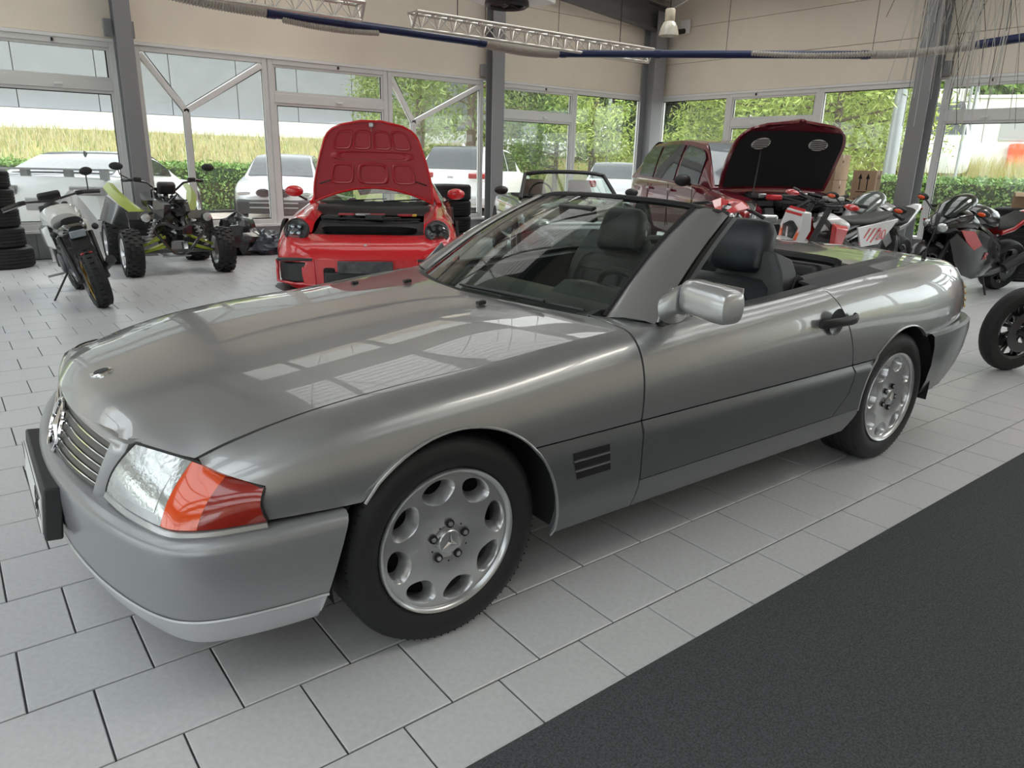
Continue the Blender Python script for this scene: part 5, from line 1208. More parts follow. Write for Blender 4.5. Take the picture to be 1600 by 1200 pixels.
B().box((.20, 0, .96), (.05, .20, .09), roty(.5)).obj('instrument', M_black, sb_, bevel=.02); B().ball((.10, 0, .82), (.08, .09, .09), 14, 8).obj('headlamp', M_trim, sb_); B().tube([(.70, -.14, .30), (.62, -.34, .04), (.64, -.40, .04)], .010, 6).obj('side_stand', M_black, sb_)
B().tube([(.6, .12, .30), (.9, .17, .30), (1.18, .18, .40)], [.02, .03, .045], 8).obj('exhaust', M_trim, sb_); B().ball((1.06, .17, .70), (.03, .03, .03), 10, 6).obj('indicator', M_black, sb_); B().ball((1.06, -.17, .70), (.03, .03, .03), 10, 6).obj('indicator', M_black, sb_)
# ---- quad bike
M_lime = mat('lime_green', (.28, .34, .02), .4)
qd = thing('quad_bike', 'black and lime green quad bike without front fairing standing by the window', 'quad bike', (1.62, 7.62, 0), math.radians(88))
def qwheel(x, y, R, w_, s):
    r = bpy.data.objects.new('wheel', None); COL.objects.link(r); r.parent = qd; r.location = (x, y, R); rr_ = R * .62
    to = B().lathe([(rr_, -w_ / 2 + .02), (rr_ + .03, -w_ / 2), (R - .05, -w_ / 2), (R - .008, -w_ / 2 + .04), (R, 0), (R - .008, w_ / 2 - .04), (R - .05, w_ / 2), (rr_ + .03, w_ / 2), (rr_, w_ / 2 - .02)], (0, 0, 0), (0, 1, 0), 36).obj('tyre', M_rubber, r)
    kb = B()
    for k in range(22):
        a = 2 * math.pi * k / 22
        for j in range(4):
            aa = a + (j % 2) * math.pi / 22; c = V(math.cos(aa), 0, math.sin(aa)); kb.box(c * (R - .002 - (.012 if j in (0, 3) else 0)) + V(0, (j - 1.5) * w_ * .24, 0), (.02, w_ * .19, .045), np.array([[c[0], 0, -c[2]], [0, 1, 0], [c[2], 0, c[0]]]))
    kb.obj('tread_blocks', M_rubber, to, smooth=0)
    b = B(); b.lathe([(rr_ - .03, -w_ * .3), (rr_ + .004, -w_ * .46), (rr_ + .004, w_ * .46), (rr_ - .03, w_ * .3)], (0, 0, 0), (0, 1, 0), 28); b.cyl((0, -w_ * .42, 0), (0, w_ * .2, 0), .05, n=14)
    for k in range(5):
        a = 2 * math.pi * k / 5 + .3
        for da in (-.14, .14): b.tube([V(math.cos(a) * .05, s * w_ * .36, math.sin(a) * .05), V(math.cos(a + da) * (rr_ - .005), s * w_ * .36, math.sin(a + da) * (rr_ - .005))], .014, 6)
    b.obj('rim', M_alloy, r)
for s in (1, -1):
    qwheel(0, s * .50, .265, .20, s); qwheel(1.22, s * .47, .27, .28, s)
    for z0, z1, x in ((.34, .26, -.02), (.44, .33, .02)):
        B().loft([[V(xx, s * .14, z0 - .012), V(xx, s * .14, z0 + .012), V(xx + dx, s * .40, z1 + .01), V(xx + dx, s * .40, z1 - .01)] for xx, dx in ((x - .10, .09), (x - .06, .09))]).obj('control_arm', M_lime, qd, fixn=True); B().tube([V(x + .14, s * .14, z0), V(x + .02, s * .40, z1)], .016, 6).obj('control_arm', M_lime, qd)
    B().tube([V(.02, s * .34, .32), V(.10, s * .20, .62)], .018, 8).obj('shock', M_alloyd, qd)
    sp_ = B(); pts = []
    for k in range(61):
        f = k / 60; c = V(.02, s * .34, .32) * (1 - f) + V(.10, s * .20, .62) * f; a = f * 6.283 * 8; pts.append(c + V(math.cos(a) * .04, math.sin(a) * .04, 0))
    sp_.tube(pts, .007, 5); sp_.obj('spring', M_alloy, qd)
    B().ball((-.06, s * .33, .66), (.05, .06, .06), 14, 8).obj('headlamp', M_black, qd); B().lathe([(0, .02), (.045, .01), (.05, 0)], (-.11, s * .33, .66), (-1, 0, 0), 14).obj('lamp_glass', M_lens, qd); B().tube([(-.02, s * .33, .60), (.10, s * .22, .55)], .012, 6).obj('lamp_bracket', M_black, qd)
    B().grid([[V(x, s * y, z) for x, z in ((.15, .44), (.20, .62), (.36, .70))] for y in (.18, .30, .46)]).obj('front_fender', M_bblack, qd, solid=.01)
    B().loft([[V(x, s * (y - .03), z), V(x, s * (y + .03), z + .02), V(x, s * (y + .09), z - .05), V(x, s * (y + .05), z - .09)] for x, y, z in ((.55, .22, .66), (.8, .34, .78), (1.1, .42, .90), (1.4, .44, .98))]).obj('rear_fender', M_lime, qd, fixn=True)
    B().grid([[V(x, s * y, z) for x, y, z in ((.60, .24, .58), (.9, .42, .72), (1.3, .52, .84), (1.5, .50, .80))], [V(x, s * y, z) for x, y, z in ((.60, .24, .48), (.9, .52, .50), (1.3, .62, .55), (1.5, .60, .55))]]).obj('fender_skirt', M_bblack, qd, solid=.008)
    B().tube([(.36, s * .08, .92), (.34, s * .20, 1.03), (.38, s * .36, 1.06), (.44, s * .44, 1.05)], .012, 8).obj('handlebar', M_bblack, qd); B().tube([(.40, s * .33, 1.06), (.45, s * .45, 1.05)], .019, 8).obj('grip', M_black, qd); B().box((.36, s * .30, 1.065), (.06, .09, .05)).obj('switch_gear', M_black, qd, bevel=.01)
    B().tube([(.38, s * .38, 1.07), (.36, s * .47, 1.12), (.36, s * .48, 1.17)], .007, 6).obj('mirror_stalk', M_black, qd); B().ball((.36, s * .50, 1.21), (.02, .075, .045), 14, 8).obj('mirror', M_black, qd)
B().tube(crom([(-.16, .20, .42), (-.18, .27, .54), (-.17, .16, .60), (-.18, 0, .54), (-.17, -.16, .60), (-.18, -.27, .54), (-.16, -.20, .42), (-.12, -.07, .26), (-.12, .07, .26)], 5, True), .016, 8, closed=True).obj('front_bumper_bar', M_bblack, qd)
qe = random.Random(3); eb = B()
for k in range(40): eb.box((qe.uniform(.0, .8), qe.uniform(-.15, .15), qe.uniform(.30, .82)), (qe.uniform(.05, .2), qe.uniform(.05, .14), qe.uniform(.05, .16)), rotz(qe.uniform(-.5, .5)) @ roty(qe.uniform(-.5, .5)))
for k in range(16):
    a = V(qe.uniform(.0, .5), qe.uniform(-.18, .18), qe.uniform(.5, .85)); eb.tube(crom([a, a + V(qe.uniform(-.1, .15), qe.uniform(-.15, .15), .12), a + V(qe.uniform(-.1, .3), qe.uniform(-.2, .2), -.02)], 4), .010, 6)
o = eb.obj('engine_and_hoses', M_bblack, qd, smooth=30); o['kind'] = 'stuff'
B().box((.32, 0, .97), (.10, .20, .14), roty(-.3)).obj('instrument', M_black, qd, bevel=.03); B().tube([(.30, .0, .40), (.40, 0, .95)], .03, 8).obj('steering_column', M_bblack, qd); bloft('seat', M_bseat, qd, [(.55, .76, .10, .05), (.8, .74, .15, .05), (1.2, .80, .15, .05), (1.4, .84, .12, .04)]); bloft('skid_plate', M_alloyd, qd, [(-.10, .22, .12, .01), (.2, .18, .14, .01), (.8, .18, .14, .01)]); B().tube([(-.02, -.40, .27), (-.02, .40, .27)], .02, 8).obj('front_axle', M_bengine, qd); B().tube([(1.22, -.40, .27), (1.22, .40, .27)], .03, 8).obj('rear_axle', M_bengine, qd)
B().tube(crom([(.30, .17, .86), (.28, .17, .95), (.34, .10, .96), (.42, .10, .86)], 4), .010, 6).obj('cable_guard', M_black, qd); B().box((.12, .10, .70), (.14, .12, .12)).obj('airbox', mat('dark_green_box', (.01, .06, .03), .4), qd, bevel=.02)
# ================================================================== tyres, boxes, bag, ceiling kit
def tyre_mesh(R, w_, nm='tyre'):
    rr_ = R * .64; b = B(); pr = [(rr_, .015), (rr_ + .02, 0), (R - .03, .0), (R - .006, .02)]
    k = 5
    for i in range(k):
        z0 = .025 + (w_ - .05) * i / k; z1 = .025 + (w_ - .05) * (i + 1) / k; pr += [(R, z0 + .003), (R, z1 - .006), (R - .007, z1 - .004), (R - .007, z1)]
    pr += [(R - .006, w_ - .02), (R - .03, w_), (rr_ + .02, w_), (rr_, w_ - .015), (rr_ + .03, w_ - .03), (rr_ + .03, .03), (rr_, .015)]
    return b.lathe(pr, (0, 0, 0), (0, 0, 1), 40)
def tyre(R, w_, x, y, z, label, group):
    t = thing('tyre', label, 'tyre', (x, y, z), rnd.uniform(0, 6), group); to = tyre_mesh(R, w_).obj('carcass', M_rubber, t)
    gb = B()
    for k in range(60):
        a = 2 * math.pi * k / 60
        for z0, z1, d in ((.03, w_ * .33, .05), (w_ * .67, w_ - .03, -.05)):
            p = [V(math.cos(q) * (R + .0008), math.sin(q) * (R + .0008), zz) for q, zz in ((a, z0), (a + .012, z0), (a + .012 + d, z1), (a + d, z1))]; gb.add(p, [(0, 1, 2, 3)])
    gb.obj('tread_sipes', M_gap, t, smooth=0); return t
z = 0
words = ['wide bottom tyre of the stack by the small motorcycle', 'second tyre from the floor in the stack by the small motorcycle', 'third tyre from the floor in the stack by the small motorcycle', 'fourth tyre from the floor in the stack by the small motorcycle', 'top tyre of the stack by the small motorcycle']
for k, (R, w_, dx) in enumerate(((.345, .24, .0), (.325, .235, -.04), (.32, .225, -.06), (.31, .215, -.07), (.30, .21, -.08))): tyre(R, w_, -.04 + dx, 9.13, z, words[k], 'tyre stack by the small motorcycle'); z += w_ + .002
words = ['bottom', 'second', 'third', 'fourth']; z = 0
for k, (R, w_) in enumerate(((.33, .24), (.33, .23), (.325, .235), (.325, .23))): tyre(R, w_, 10.95, 2.13, z, words[k] + ' tyre of the stack under the brown cardboard box' if k else 'bottom tyre of the stack under the brown cardboard box', 'tyre stack under the box'); z += w_ + .002
zt = z; z = 0
z = 0
for k in range(4): tyre(.33, .235, 11.15, 4.42, z, ['lowest', 'second lowest', 'third', 'highest'][k] + ' tyre of the stack behind the grey white motorcycle', 'tyre stack behind the grey motorcycle'); z += .237
ztb = z
z = 0
for k in range(4): tyre(.34, .245, 6.15, 8.75, z, ['lowest', 'second lowest', 'third', 'highest'][k] + ' tyre of the stack behind the red sports car', 'tyre stack behind the red car'); z += .247
M_card = mat('cardboard', (.40, .27, .17), .8, noise=.06, nscale=5); M_card2 = mat('cardboard_light', (.52, .38, .25), .8, noise=.05, nscale=5); M_tape = mat('parcel_tape', (.55, .45, .33), .4)
def carton(label, loc, rz, sx, sy, sz, arrows=False, flaps=False, hole=False, group=None, m_=None):
    t = thing('cardboard_box', label, 'box', loc, rz, group); m_ = m_ or M_card
    B().bb(-sx/2, sx/2, -sy/2, sy/2, 0, sz).obj('carton', m_, t, smooth=0, bevel=.006)
    B().bb(-.03, .03, -sy/2 - .001, sy/2 + .001, sz - .06, sz + .002).obj('tape', M_tape, t, smooth=0)
    for s in (-1, 1):
        if hole: B().cyl((s * (sx/2 - .002), 0, sz * .72), (s * (sx/2 + .001), 0, sz * .72), .022, n=14).obj('hand_hole', M_gap, t); B().cyl((0, s * (sy/2 - .002), sz * .72), (0, s * (sy/2 + .001), sz * .72), .022, n=14).obj('hand_hole', M_gap, t)
        if arrows:
            for d, f in (((s, 0), 0), ((0, s), 1)):
                b = B()
                for k in (-.055, .055):
                    q = lambda a, z_: ((d[0] * (sx/2 + .0015), a, z_) if not f else (a, d[1] * (sy/2 + .0015), z_))
                    b.add([q(k - .008, sz * .30), q(k + .008, sz * .30), q(k + .008, sz * .72), q(k - .008, sz * .72)], [(0, 1, 2, 3)]); b.add([q(k - .03, sz * .70), q(k + .03, sz * .70), q(k, sz * .90)], [(0, 1, 2)])
                b.add([q(-.10, sz * .22), q(.10, sz * .22), q(.10, sz * .25), q(-.10, sz * .25)], [(0, 1, 2, 3)]); b.obj('printed_arrows', M_gap, t, smooth=0)
        if flaps: B().loft([[V(s * sx/2, -sy/2 + .01, sz), V(s * sx/2, sy/2 - .01, sz), V(s * (sx/2 + .004), sy/2 - .01, sz), V(s * (sx/2 + .004), -sy/2 + .01, sz)], [V(s * (sx/2 + .09), -sy/2 + .02, sz - .05), V(s * (sx/2 + .09), sy/2 - .02, sz - .05), V(s * (sx/2 + .094), sy/2 - .02, sz - .05), V(s * (sx/2 + .094), -sy/2 + .02, sz - .05)]]).obj('flap', M_card2, t, fixn=True)
    return t
gz = 0
for k, lab in enumerate(('bottom', 'middle', 'upper', 'topmost')):
    carton(lab + ' cardboard box of the stack beside the open black bonnet', (11.1 + .01 * k, 5.27, gz), math.radians(10), .62, .80, .40, hole=True, m_=M_card, group='box stack beside the bonnet'); gz += .402
carton('cardboard box with printed arrows on the tyres behind the grey white motorcycle', (11.15, 4.42, ztb), math.radians(15), .36, .34, .42, arrows=True)
carton('open cardboard box with flaps standing on the tyre stack by the red and black motorcycle', (10.95, 2.13, zt), math.radians(20), .28, .26, .20, flaps=True)
# black plastic fairing parts in a bag by the wall
br_ = random.Random(21)
def blob(c, r, seed, n=22, m=14, amp=.25):
    q = random.Random(seed); ph = [(q.uniform(0, 6), q.randint(2, 5), q.randint(1, 4)) for _ in range(5)]; rings = []
    for t in np.linspace(.04, math.pi - .04, m):
        ring = []
        for k in range(n):
            a = 2 * math.pi * k / n; f = 1 + amp * sum(math.sin(p + i * a + j * t * 2) for p, i, j in ph) / 3; ring.append(np.array(c) + np.array(r) * f * V(math.sin(t) * math.cos(a), math.sin(t) * math.sin(a), math.cos(t)))
        rings.append(ring)
    return B().loft(rings)
fp = thing('fairing_part', 'black plastic fairing part in a crumpled bag leaning on the wall by the quad bike', 'motorcycle part', (2.75, 8.98, 0))
b = blob((0, 0, .30), (.30, .16, .27), 4, amp=.30); b.v = [(x, y, max(.0, z)) for x, y, z in b.v]; b.obj('fairing', mat('crumpled_black', (.02, .022, .026), .25, coat=.6), fp, smooth=25); b = blob((.38, -.05, .14), (.26, .14, .17), 9, amp=.35); b.v = [(x, y, max(.0, z)) for x, y, z in b.v]; b.obj('plastic_bag', mat('bag_blueblack', (.05, .06, .08), .2, coat=.8), fp, smooth=25)
# clear plastic sheeting by the window behind the small bike
ps = thing('wrapped_panel', 'fender panel wrapped in clear plastic film leaning on the window sill', 'motorcycle part', (.80, 9.33, 0))
b = B(); g = []
for i in range(15):
    u = i / 14; g.append([V(-.30 + .6 * u, .05 * math.sin(7 * u + 3 * k / 8) + .22 * (k / 8 - .3), (.88 - .55 * abs(u - .55) ** 1.3 * 2) * k / 8 + .004 ) for k in range(9)])
b.grid(g).obj('film', mat('clear_film', (.55, .56, .57), .2, coat=1.0), ps, solid=.01)
B().bb(-.22, .24, .04, .10, 0, .30).obj('panel', M_bgrey, ps, bevel=.02)
# ---- lighting trusses
M_alu = mat('aluminium_tube', (.62, .59, .55), .35, .6)
def truss(label, xa, xb, y, z, h=.19):
    t = thing('lighting_truss', label, 'truss', (0, 0, 0)); pts = [(y - .11, z), (y + .11, z), (y, z - h)]
    for yy, zz in pts: B().cyl((xa, yy, zz), (xb, yy, zz), .022, n=10).obj('chord', M_alu, t)
    n = int((xb - xa) / .24); x0 = xa
    for k in range(n):
        a, c = xa + (xb - xa) * k / n, xa + (xb - xa) * (k + 1) / n; mid_ = (a + c) / 2
        for (p, q) in ((0, 2), (1, 2)):
            B().tube([(a, *pts[p]), (mid_, *pts[q]), (c, *pts[p])], .009, 6).obj('lacing', M_alu, t)
        B().tube([(a, *pts[0]), (mid_, *pts[1]), (c, *pts[0])], .008, 6).obj('lacing', M_alu, t)
    for xx in (xa, xb): B().tube([(xx, *pts[0]), (xx, *pts[1]), (xx, *pts[2])], .02, 8, closed=True).obj('end_frame', M_alu, t)
    for xx in (xa + .7, xb - .7): B().cyl((xx, y, z), (xx, y, roofz(xx)), .006, n=6).obj('suspension_wire', M_gap, t)
    return t
truss('aluminium lighting truss hanging beside the middle column', 4.76, 9.28, 7.5, 3.20)
truss('aluminium lighting truss hanging above the quad bike', .6, 4.02, 7.5, 3.20)
# ---- exhaust extraction rail and hoses
M_blue = mat('dark_blue_duct', (.007, .016, .075), .35); M_hose = mat('corrugated_hose', (.38, .35, .31), .6)
dk = thing('extraction_duct', 'dark blue exhaust extraction duct with corrugated hoses hanging below the roof', 'duct', (0, 0, 0))
DZ = 3.0
def dpt(px, py): p = at_z(px, py, DZ); return V(p.x, p.y, p.z)
Yd = 7.80
def onY(px): 
    d = ray(px, 60); return CAM.x + d.x / d.y * (Yd - CAM.y)
segA = [V(onY(418), Yd, DZ), V(onY(758), Yd, DZ)]; turn = V(onY(872), Yd, DZ); segB = [V(onY(872), Yd, DZ), dpt(1362, 86)]; nx_ = dpt(1430, 84); endp = dpt(1600, 58); endp = endp + (endp - nx_) * .6
B().tube(segA, .055, 14).obj('duct_section', M_blue, dk); B().tube(segB, .055, 14).obj('duct_section', M_blue, dk)
B().tube([dpt(1528, 70), endp], .055, 14).obj('duct_section', M_blue, dk)
def hose(a, b2, r, nm='hose'):
    n = 44; L_ = np.linalg.norm(b2 - a); pts = []; rs = []
    for k in range(n * 2 + 1): f = k / (n * 2); pts.append(a + (b2 - a) * f - V(0, 0, .03 * math.sin(math.pi * f))); rs.append(r + (.008 if k % 2 else -.006))
    return B().tube(pts, rs, 12).obj(nm, M_hose, dk)
hose(segA[1], turn, .065); hose(V(onY(200), Yd, DZ + .10), segA[0], .055); hose(segB[1], dpt(1528, 70), .052)
hose(V(onY(440), Yd - .07, DZ - .07), V(onY(588), Yd - .07, DZ - .07), .03); 
q0, q1 = segB[0] + (segB[1] - segB[0]) * .62, segB[1]; hose(q0 + V(-.03, -.08, .01), q1 + V(-.03, -.08, .01), .035)
for p in (segA[0], segA[1], segB[0], segB[1], segB[0] * .45 + segB[1] * .55): B().tube([p - V(.0, 0, .0), V(p[0], p[1], roofz(p[0]) - .02)], .004, 5).obj('suspension_wire', M_gap, dk); 
for sg in (segA, segB):
    for f in (.02, .33, .98): c = sg[0] + (sg[1] - sg[0]) * f; u = unit(sg[1] - sg[0]); B().tube([c - u * .05, c + u * .05], .063, 14).obj('coupling', M_blue, dk)
# ---- high bay lamp
p = at_y(1046, 38, 7.6); hb = thing('high_bay_lamp', 'bell shaped high bay lamp hanging in the room corner', 'lamp', (p.x, p.y, p.z - .18))
B().lathe([(.165, 0), (.16, .04), (.14, .12), (.10, .20), (.075, .22)], (0, 0, 0), (0, 0, 1), 24).obj('shade', mat('prism_acrylic', (.62, .58, .48), .25, coat=.6), hb, solid=.006); B().lathe([(0, .42), (.07, .42), (.085, .40), (.085, .24), (.07, .21), (0, .21)], (0, 0, 0), (0, 0, 1), 20).obj('ballast_housing', mat('cream_housing', (.60, .52, .40), .5), hb); B().cyl((0, 0, .42), (0, 0, roofz(p.x) - p.z + .18), .008, n=6).obj('suspension_rod', M_gap, hb)
B().ball((0, 0, .10), (.05, .05, .09)).obj('bulb', M_white, hb)
# ---- ceiling air heater
p = at_z(792, 4, 4.1); d_ = unit(V(p.x - CAM.x, p.y - CAM.y, 0)); k = 5.9
hx, hy = at_z(792, 6, 3.05).x, at_z(792, 6, 3.05).y
zc = 3.06; ah = thing('air_heater', 'square white ceiling air heater with round black fan outlet', 'heater', (hx, hy, zc), math.radians(20))
B().bb(-.40, .40, -.40, .40, .02, .10).obj('cover_plate', M_white, ah, bevel=.012); B().bb(-.36, .36, -.36, .36, .10, .40).obj('casing', M_white, ah, bevel=.01); B().lathe([(.24, .03), (.25, -.03), (.22, -.05), (.19, -.03), (.19, .03)], (0, 0, 0), (0, 0, 1), 32).obj('fan_ring', M_black, ah)
for k in range(7): B().box((.10 * math.cos(k * .8976), .10 * math.sin(k * .8976), -.01), (.17, .06, .006), rotz(k * .8976) @ rotx(.5)).obj('fan_blade', M_trim, ah)
for sx in (-1, 1):
    for sy in (-1, 1): B().cyl((sx * .34, sy * .34, .4), (sx * .34, sy * .34, roofz(hx) - zc), .006, n=6).obj('suspension_rod', M_gap, ah)
# ---- bundle of hanging wires / twigs
hw = thing('twig_chandelier', 'hanging lamp of long bare wires and twigs below the roof near the column', 'lamp', (0, 0, 0)); wr = random.Random(17)
c0 = at_z(1535, -60, 2.55); cx, cy, cz = c0.x, c0.y, 2.55
M_wire = mat('pale_wire', (.62, .60, .56), .4, .4); M_wired = mat('dark_wire', (.07, .065, .06), .5)
core = V(cx, cy, cz)
for k in range(95):
    a = wr.uniform(0, 6.283); r = wr.uniform(.02, .50) ; st = core + V(wr.uniform(-.28, .28), wr.uniform(-.28, .28), wr.uniform(-.08, .2)); ln = wr.uniform(.40, .95); tip = st + V(math.cos(a) * r * .45, math.sin(a) * r * .45, -ln)
    md = (st + tip) / 2 + V(math.cos(a), math.sin(a), 0) * .03
    B().tube([st, md, tip], wr.choice((.0012, .0016, .002)), 4, caps=False).obj('wire', M_wire if wr.random() < .75 else M_wired, hw)
for k in range(26):
    a = wr.uniform(0, 6.283); st = core + V(wr.uniform(-.25, .25), wr.uniform(-.25, .25), wr.uniform(-.05, .15)); ex_ = V(math.cos(a), math.sin(a), wr.uniform(-.25, .25)) * wr.uniform(.3, .55); B().tube([st, st + ex_ * .5 + V(0, 0, .04), st + ex_], [.006, .004, .0015], 5).obj('twig', M_wired, hw)
B().cyl(core + V(0, 0, -.05), core + V(0, 0, roofz(cx) - cz), .008, n=6).obj('suspension_wire', M_gap, hw); B().lathe([(.30, 0), (.30, .02), (.02, .05)], core, (0, 0, 1), 20).obj('canopy_plate', M_wired, hw)
# ---- security camera on the wall near the corner
p = at_x(1071, 42, 11.9); sc_ = thing('security_camera', 'small white security camera on the wall beside the corner column', 'camera', (11.93, p.y, p.z)); B().box((-.03, 0, 0), (.06, .22, .26)).obj('junction_box', M_white, sc_, bevel=.01); B().cyl((-.06, .0, -.08), (-.24, .03, -.12), .05, n=14).obj('camera_body', M_black, sc_)
# ================================================================== OUTSIDE
M_paver = mat('beige_pavers', (.42, .36, .31), .8, noise=.25, nscale=6)
M_asph = mat('asphalt', (.25, .25, .25), .9, noise=.1, nscale=3)
M_grassg = mat('dry_grass', (.36, .29, .11), .9, mix2=(.22, .27, .07), nscale=.8)
M_wpaint = mat('white_car_paint', (.88, .89, .90), .25, coat=1.0)
M_facade = mat('dark_facade', (.22, .23, .25), .6, noise=.05, nscale=1)
M_bandw = mat('white_concrete', (.68, .68, .67), .8)
M_pole = mat('galvanised', (.45, .47, .48), .4, .5)
b = B(); b.bb(-120, 160, -60, 160, -.6, -.12); struct(b.obj('floor_yard', M_asph, smooth=0), 'grey asphalt yard around the building')
b = B(); b.bb(-14, 16, YB + .3, 17.8, -.3, -.06); b.bb(XR + .3, 15.4, -12, 17.8, -.3, -.06); struct(b.obj('floor_paving', M_paver, smooth=0), 'beige block paving outside the windows')
class QuadCloud:
    def __init__(s, v, n, k): s.v, s.n, s.k = v, n, k
    def obj(s, name, material, parent=None, smooth=0):
        me = bpy.data.meshes.new(name); me.vertices.add(len(s.v)); me.vertices.foreach_set('co', s.v.ravel().astype(np.float32)); me.loops.add(s.n * s.k); me.loops.foreach_set('vertex_index', np.arange(s.n * s.k, dtype=np.int32)); me.polygons.add(s.n); me.polygons.foreach_set('loop_start', np.arange(0, s.n * s.k, s.k, dtype=np.int32)); me.polygons.foreach_set('loop_total', np.full(s.n, s.k, np.int32))
        mm = material if isinstance(material, list) else [material]
        for m_ in mm: me.materials.append(m_)
        if len(mm) > 1: me.polygons.foreach_set('material_index', np.random.default_rng(1).integers(0, len(mm), s.n).astype(np.int32))
        me.update(calc_edges=True); me.validate(); ob = bpy.data.objects.new(name, me); COL.objects.link(ob)
        if parent is not None: ob.parent = parent
        return ob
def cloud(P, size, rng, thin, up):
    n = len(P); a = rng.normal(0, 1, (n, 3)); a[:, 2] = a[:, 2] * .8 + up; a /= np.linalg.norm(a, axis=1)[:, None]
    h = rng.normal(0, 1, (n, 3)); u = np.cross(a, h); u /= np.linalg.norm(u, axis=1)[:, None]; w_ = np.cross(a, u); s = (size * rng.uniform(.6, 1.3, n))[:, None]
    v = np.stack([P - u * s, P + w_ * s * thin, P + u * s, P - w_ * s * thin], 1).reshape(-1, 3); return QuadCloud(v, n, 4)
def bank(name, A, nrm, width, prof, label, seed):
    # grassy bank: runs along A..; prof = (distance, height) outward from the base line
    rr_ = random.Random(seed); t = unit(V(-nrm[1], nrm[0], 0)); n3 = V(nrm[0], nrm[1], 0); g = []
    for i in range(61):
        s = -width / 2 + width * i / 60; g.append([V(*A, 0) + t * s + n3 * d + V(0, 0, z + rr_.uniform(-.05, .05)) for d, z in prof])
    o = B().grid(g).obj(name, M_grassg, None, face=(0, 0, 1)); struct(o, label); return t, n3
def blades(name, label, A, t, n3, width, prof, n, hmin, hmax, mats, seed, wmin=.008, wmax=.022):
    rng = np.random.default_rng(seed); D = [p[0] for p in prof]; Z = [p[1] for p in prof]
    s = rng.uniform(-width / 2, width / 2, n)[:, None]; d = rng.uniform(D[0], D[-1], n); z = np.interp(d, D, Z); h = rng.uniform(hmin, hmax, n); p = V(*A, 0) + t * s + n3 * d[:, None]; p[:, 2] += z - .05
    a = rng.uniform(0, 6.283, n); e = np.stack([np.cos(a), np.sin(a), 0 * a], 1) * rng.uniform(wmin, wmax, n)[:, None]; tip = p + np.stack([rng.uniform(-.35, .35, n) * h, rng.uniform(-.35, .35, n) * h, h], 1)
    ob = QuadCloud(np.stack([p - e, p + e, tip], 1).reshape(-1, 3), n, 3).obj(name, mats); tag(ob, label, 'grass', kind='stuff'); return ob
Mg = [mat('grass_straw', (.50, .42, .24), .8), mat('grass_gold', (.42, .36, .16), .8), mat('grass_green', (.20, .26, .09), .8), mat('grass_pale', (.55, .50, .35), .8)]
pB = [(0, 0), (6, .3), (14, 1.3), (22, 2.3), (28, 2.5)]
tB, nB = bank('floor_bank', (10, 20.6), (0, 1), 120, pB, 'grassy bank rising behind the parked cars', 3)
blades('bank_grass', 'dry yellow grass growing on the bank below the dark hall', (8, 20.6), tB, nB, 90, pB[1:4], 60000, .2, .5, Mg, 4, .01, .03)
pR = [(0, 0), (3, .5), (8, 1.0), (14, 1.2), (26, 1.2)]
tR, nR = bank('floor_bank', (19.5, 4), (1, 0), 60, pR, 'grassy bank behind the hedge on the motorcycle side', 5)
blades('roadside_grass', 'tall yellow grass standing behind the hedge on the motorcycle side', (19.5, 6), tR, nR, 40, pR[:4], 60000, .4, 1.1, [Mg[0], Mg[1], Mg[1], mat('grass_lime', (.42, .46, .08), .8)], 6, .006, .016)
# dark hall
hall = wallobj('wall_hall', 'long dark grey industrial hall on the bank'); 
x = -60
while x < 42:
    B().bb(x + .02, x + 3.98, 49, 49.3, 3.55, 15).obj('facade_panel', M_facade, hall, smooth=0, bevel=.02); x += 4
B().bb(-60, 42, 49.2, 70, 2, 15).obj('hall_body', M_gap, hall, smooth=0)
B().bb(-60, 42, 48.4, 49.2, 1.5, 3.5).obj('base_wall', M_bandw, hall, smooth=0)
# hedges
def leafmat(name, c, c2):
    m = mat(name, c, .6, mix2=c2, nscale=3.0); return m
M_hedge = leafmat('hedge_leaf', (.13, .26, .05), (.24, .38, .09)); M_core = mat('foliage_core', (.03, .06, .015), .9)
def hedge(name, label, x0, x1, y0, y1, h, n, seed, zb=-.05):
    t = thing(name, label, 'hedge', ((x0 + x1) / 2, (y0 + y1) / 2, zb)); rng = np.random.default_rng(seed); hx, hy = (x1 - x0) / 2, (y1 - y0) / 2
    P = np.stack([rng.uniform(-hx, hx, n), rng.uniform(-hy, hy, n), rng.uniform(.02, h, n)], 1); f = rng.integers(0, 4, n)
    P[f == 0, 2] = h + rng.normal(0, .04, (f == 0).sum()); P[f == 1, 1] = -hy + rng.normal(0, .05, (f == 1).sum()); P[f == 2, 0] = -hx + rng.normal(0, .05, (f == 2).sum()); P[f == 3, 1] = hy; P[:, 2] = np.maximum(P[:, 2], .01)
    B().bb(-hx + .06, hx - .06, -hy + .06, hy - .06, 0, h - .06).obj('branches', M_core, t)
    cloud(P, .045, rng, .55, .3).obj('foliage', M_hedge, t)['kind'] = 'stuff'
hedge('hedge', 'clipped green hedge behind the parked white coupe', -7, 9.3, 18.7, 19.7, 1.12, 30000, 11)
hedge('hedge', 'loose green hedge outside the window behind the motorcycles', 16.3, 18.3, -6, 9.5, 1.25, 40000, 12)
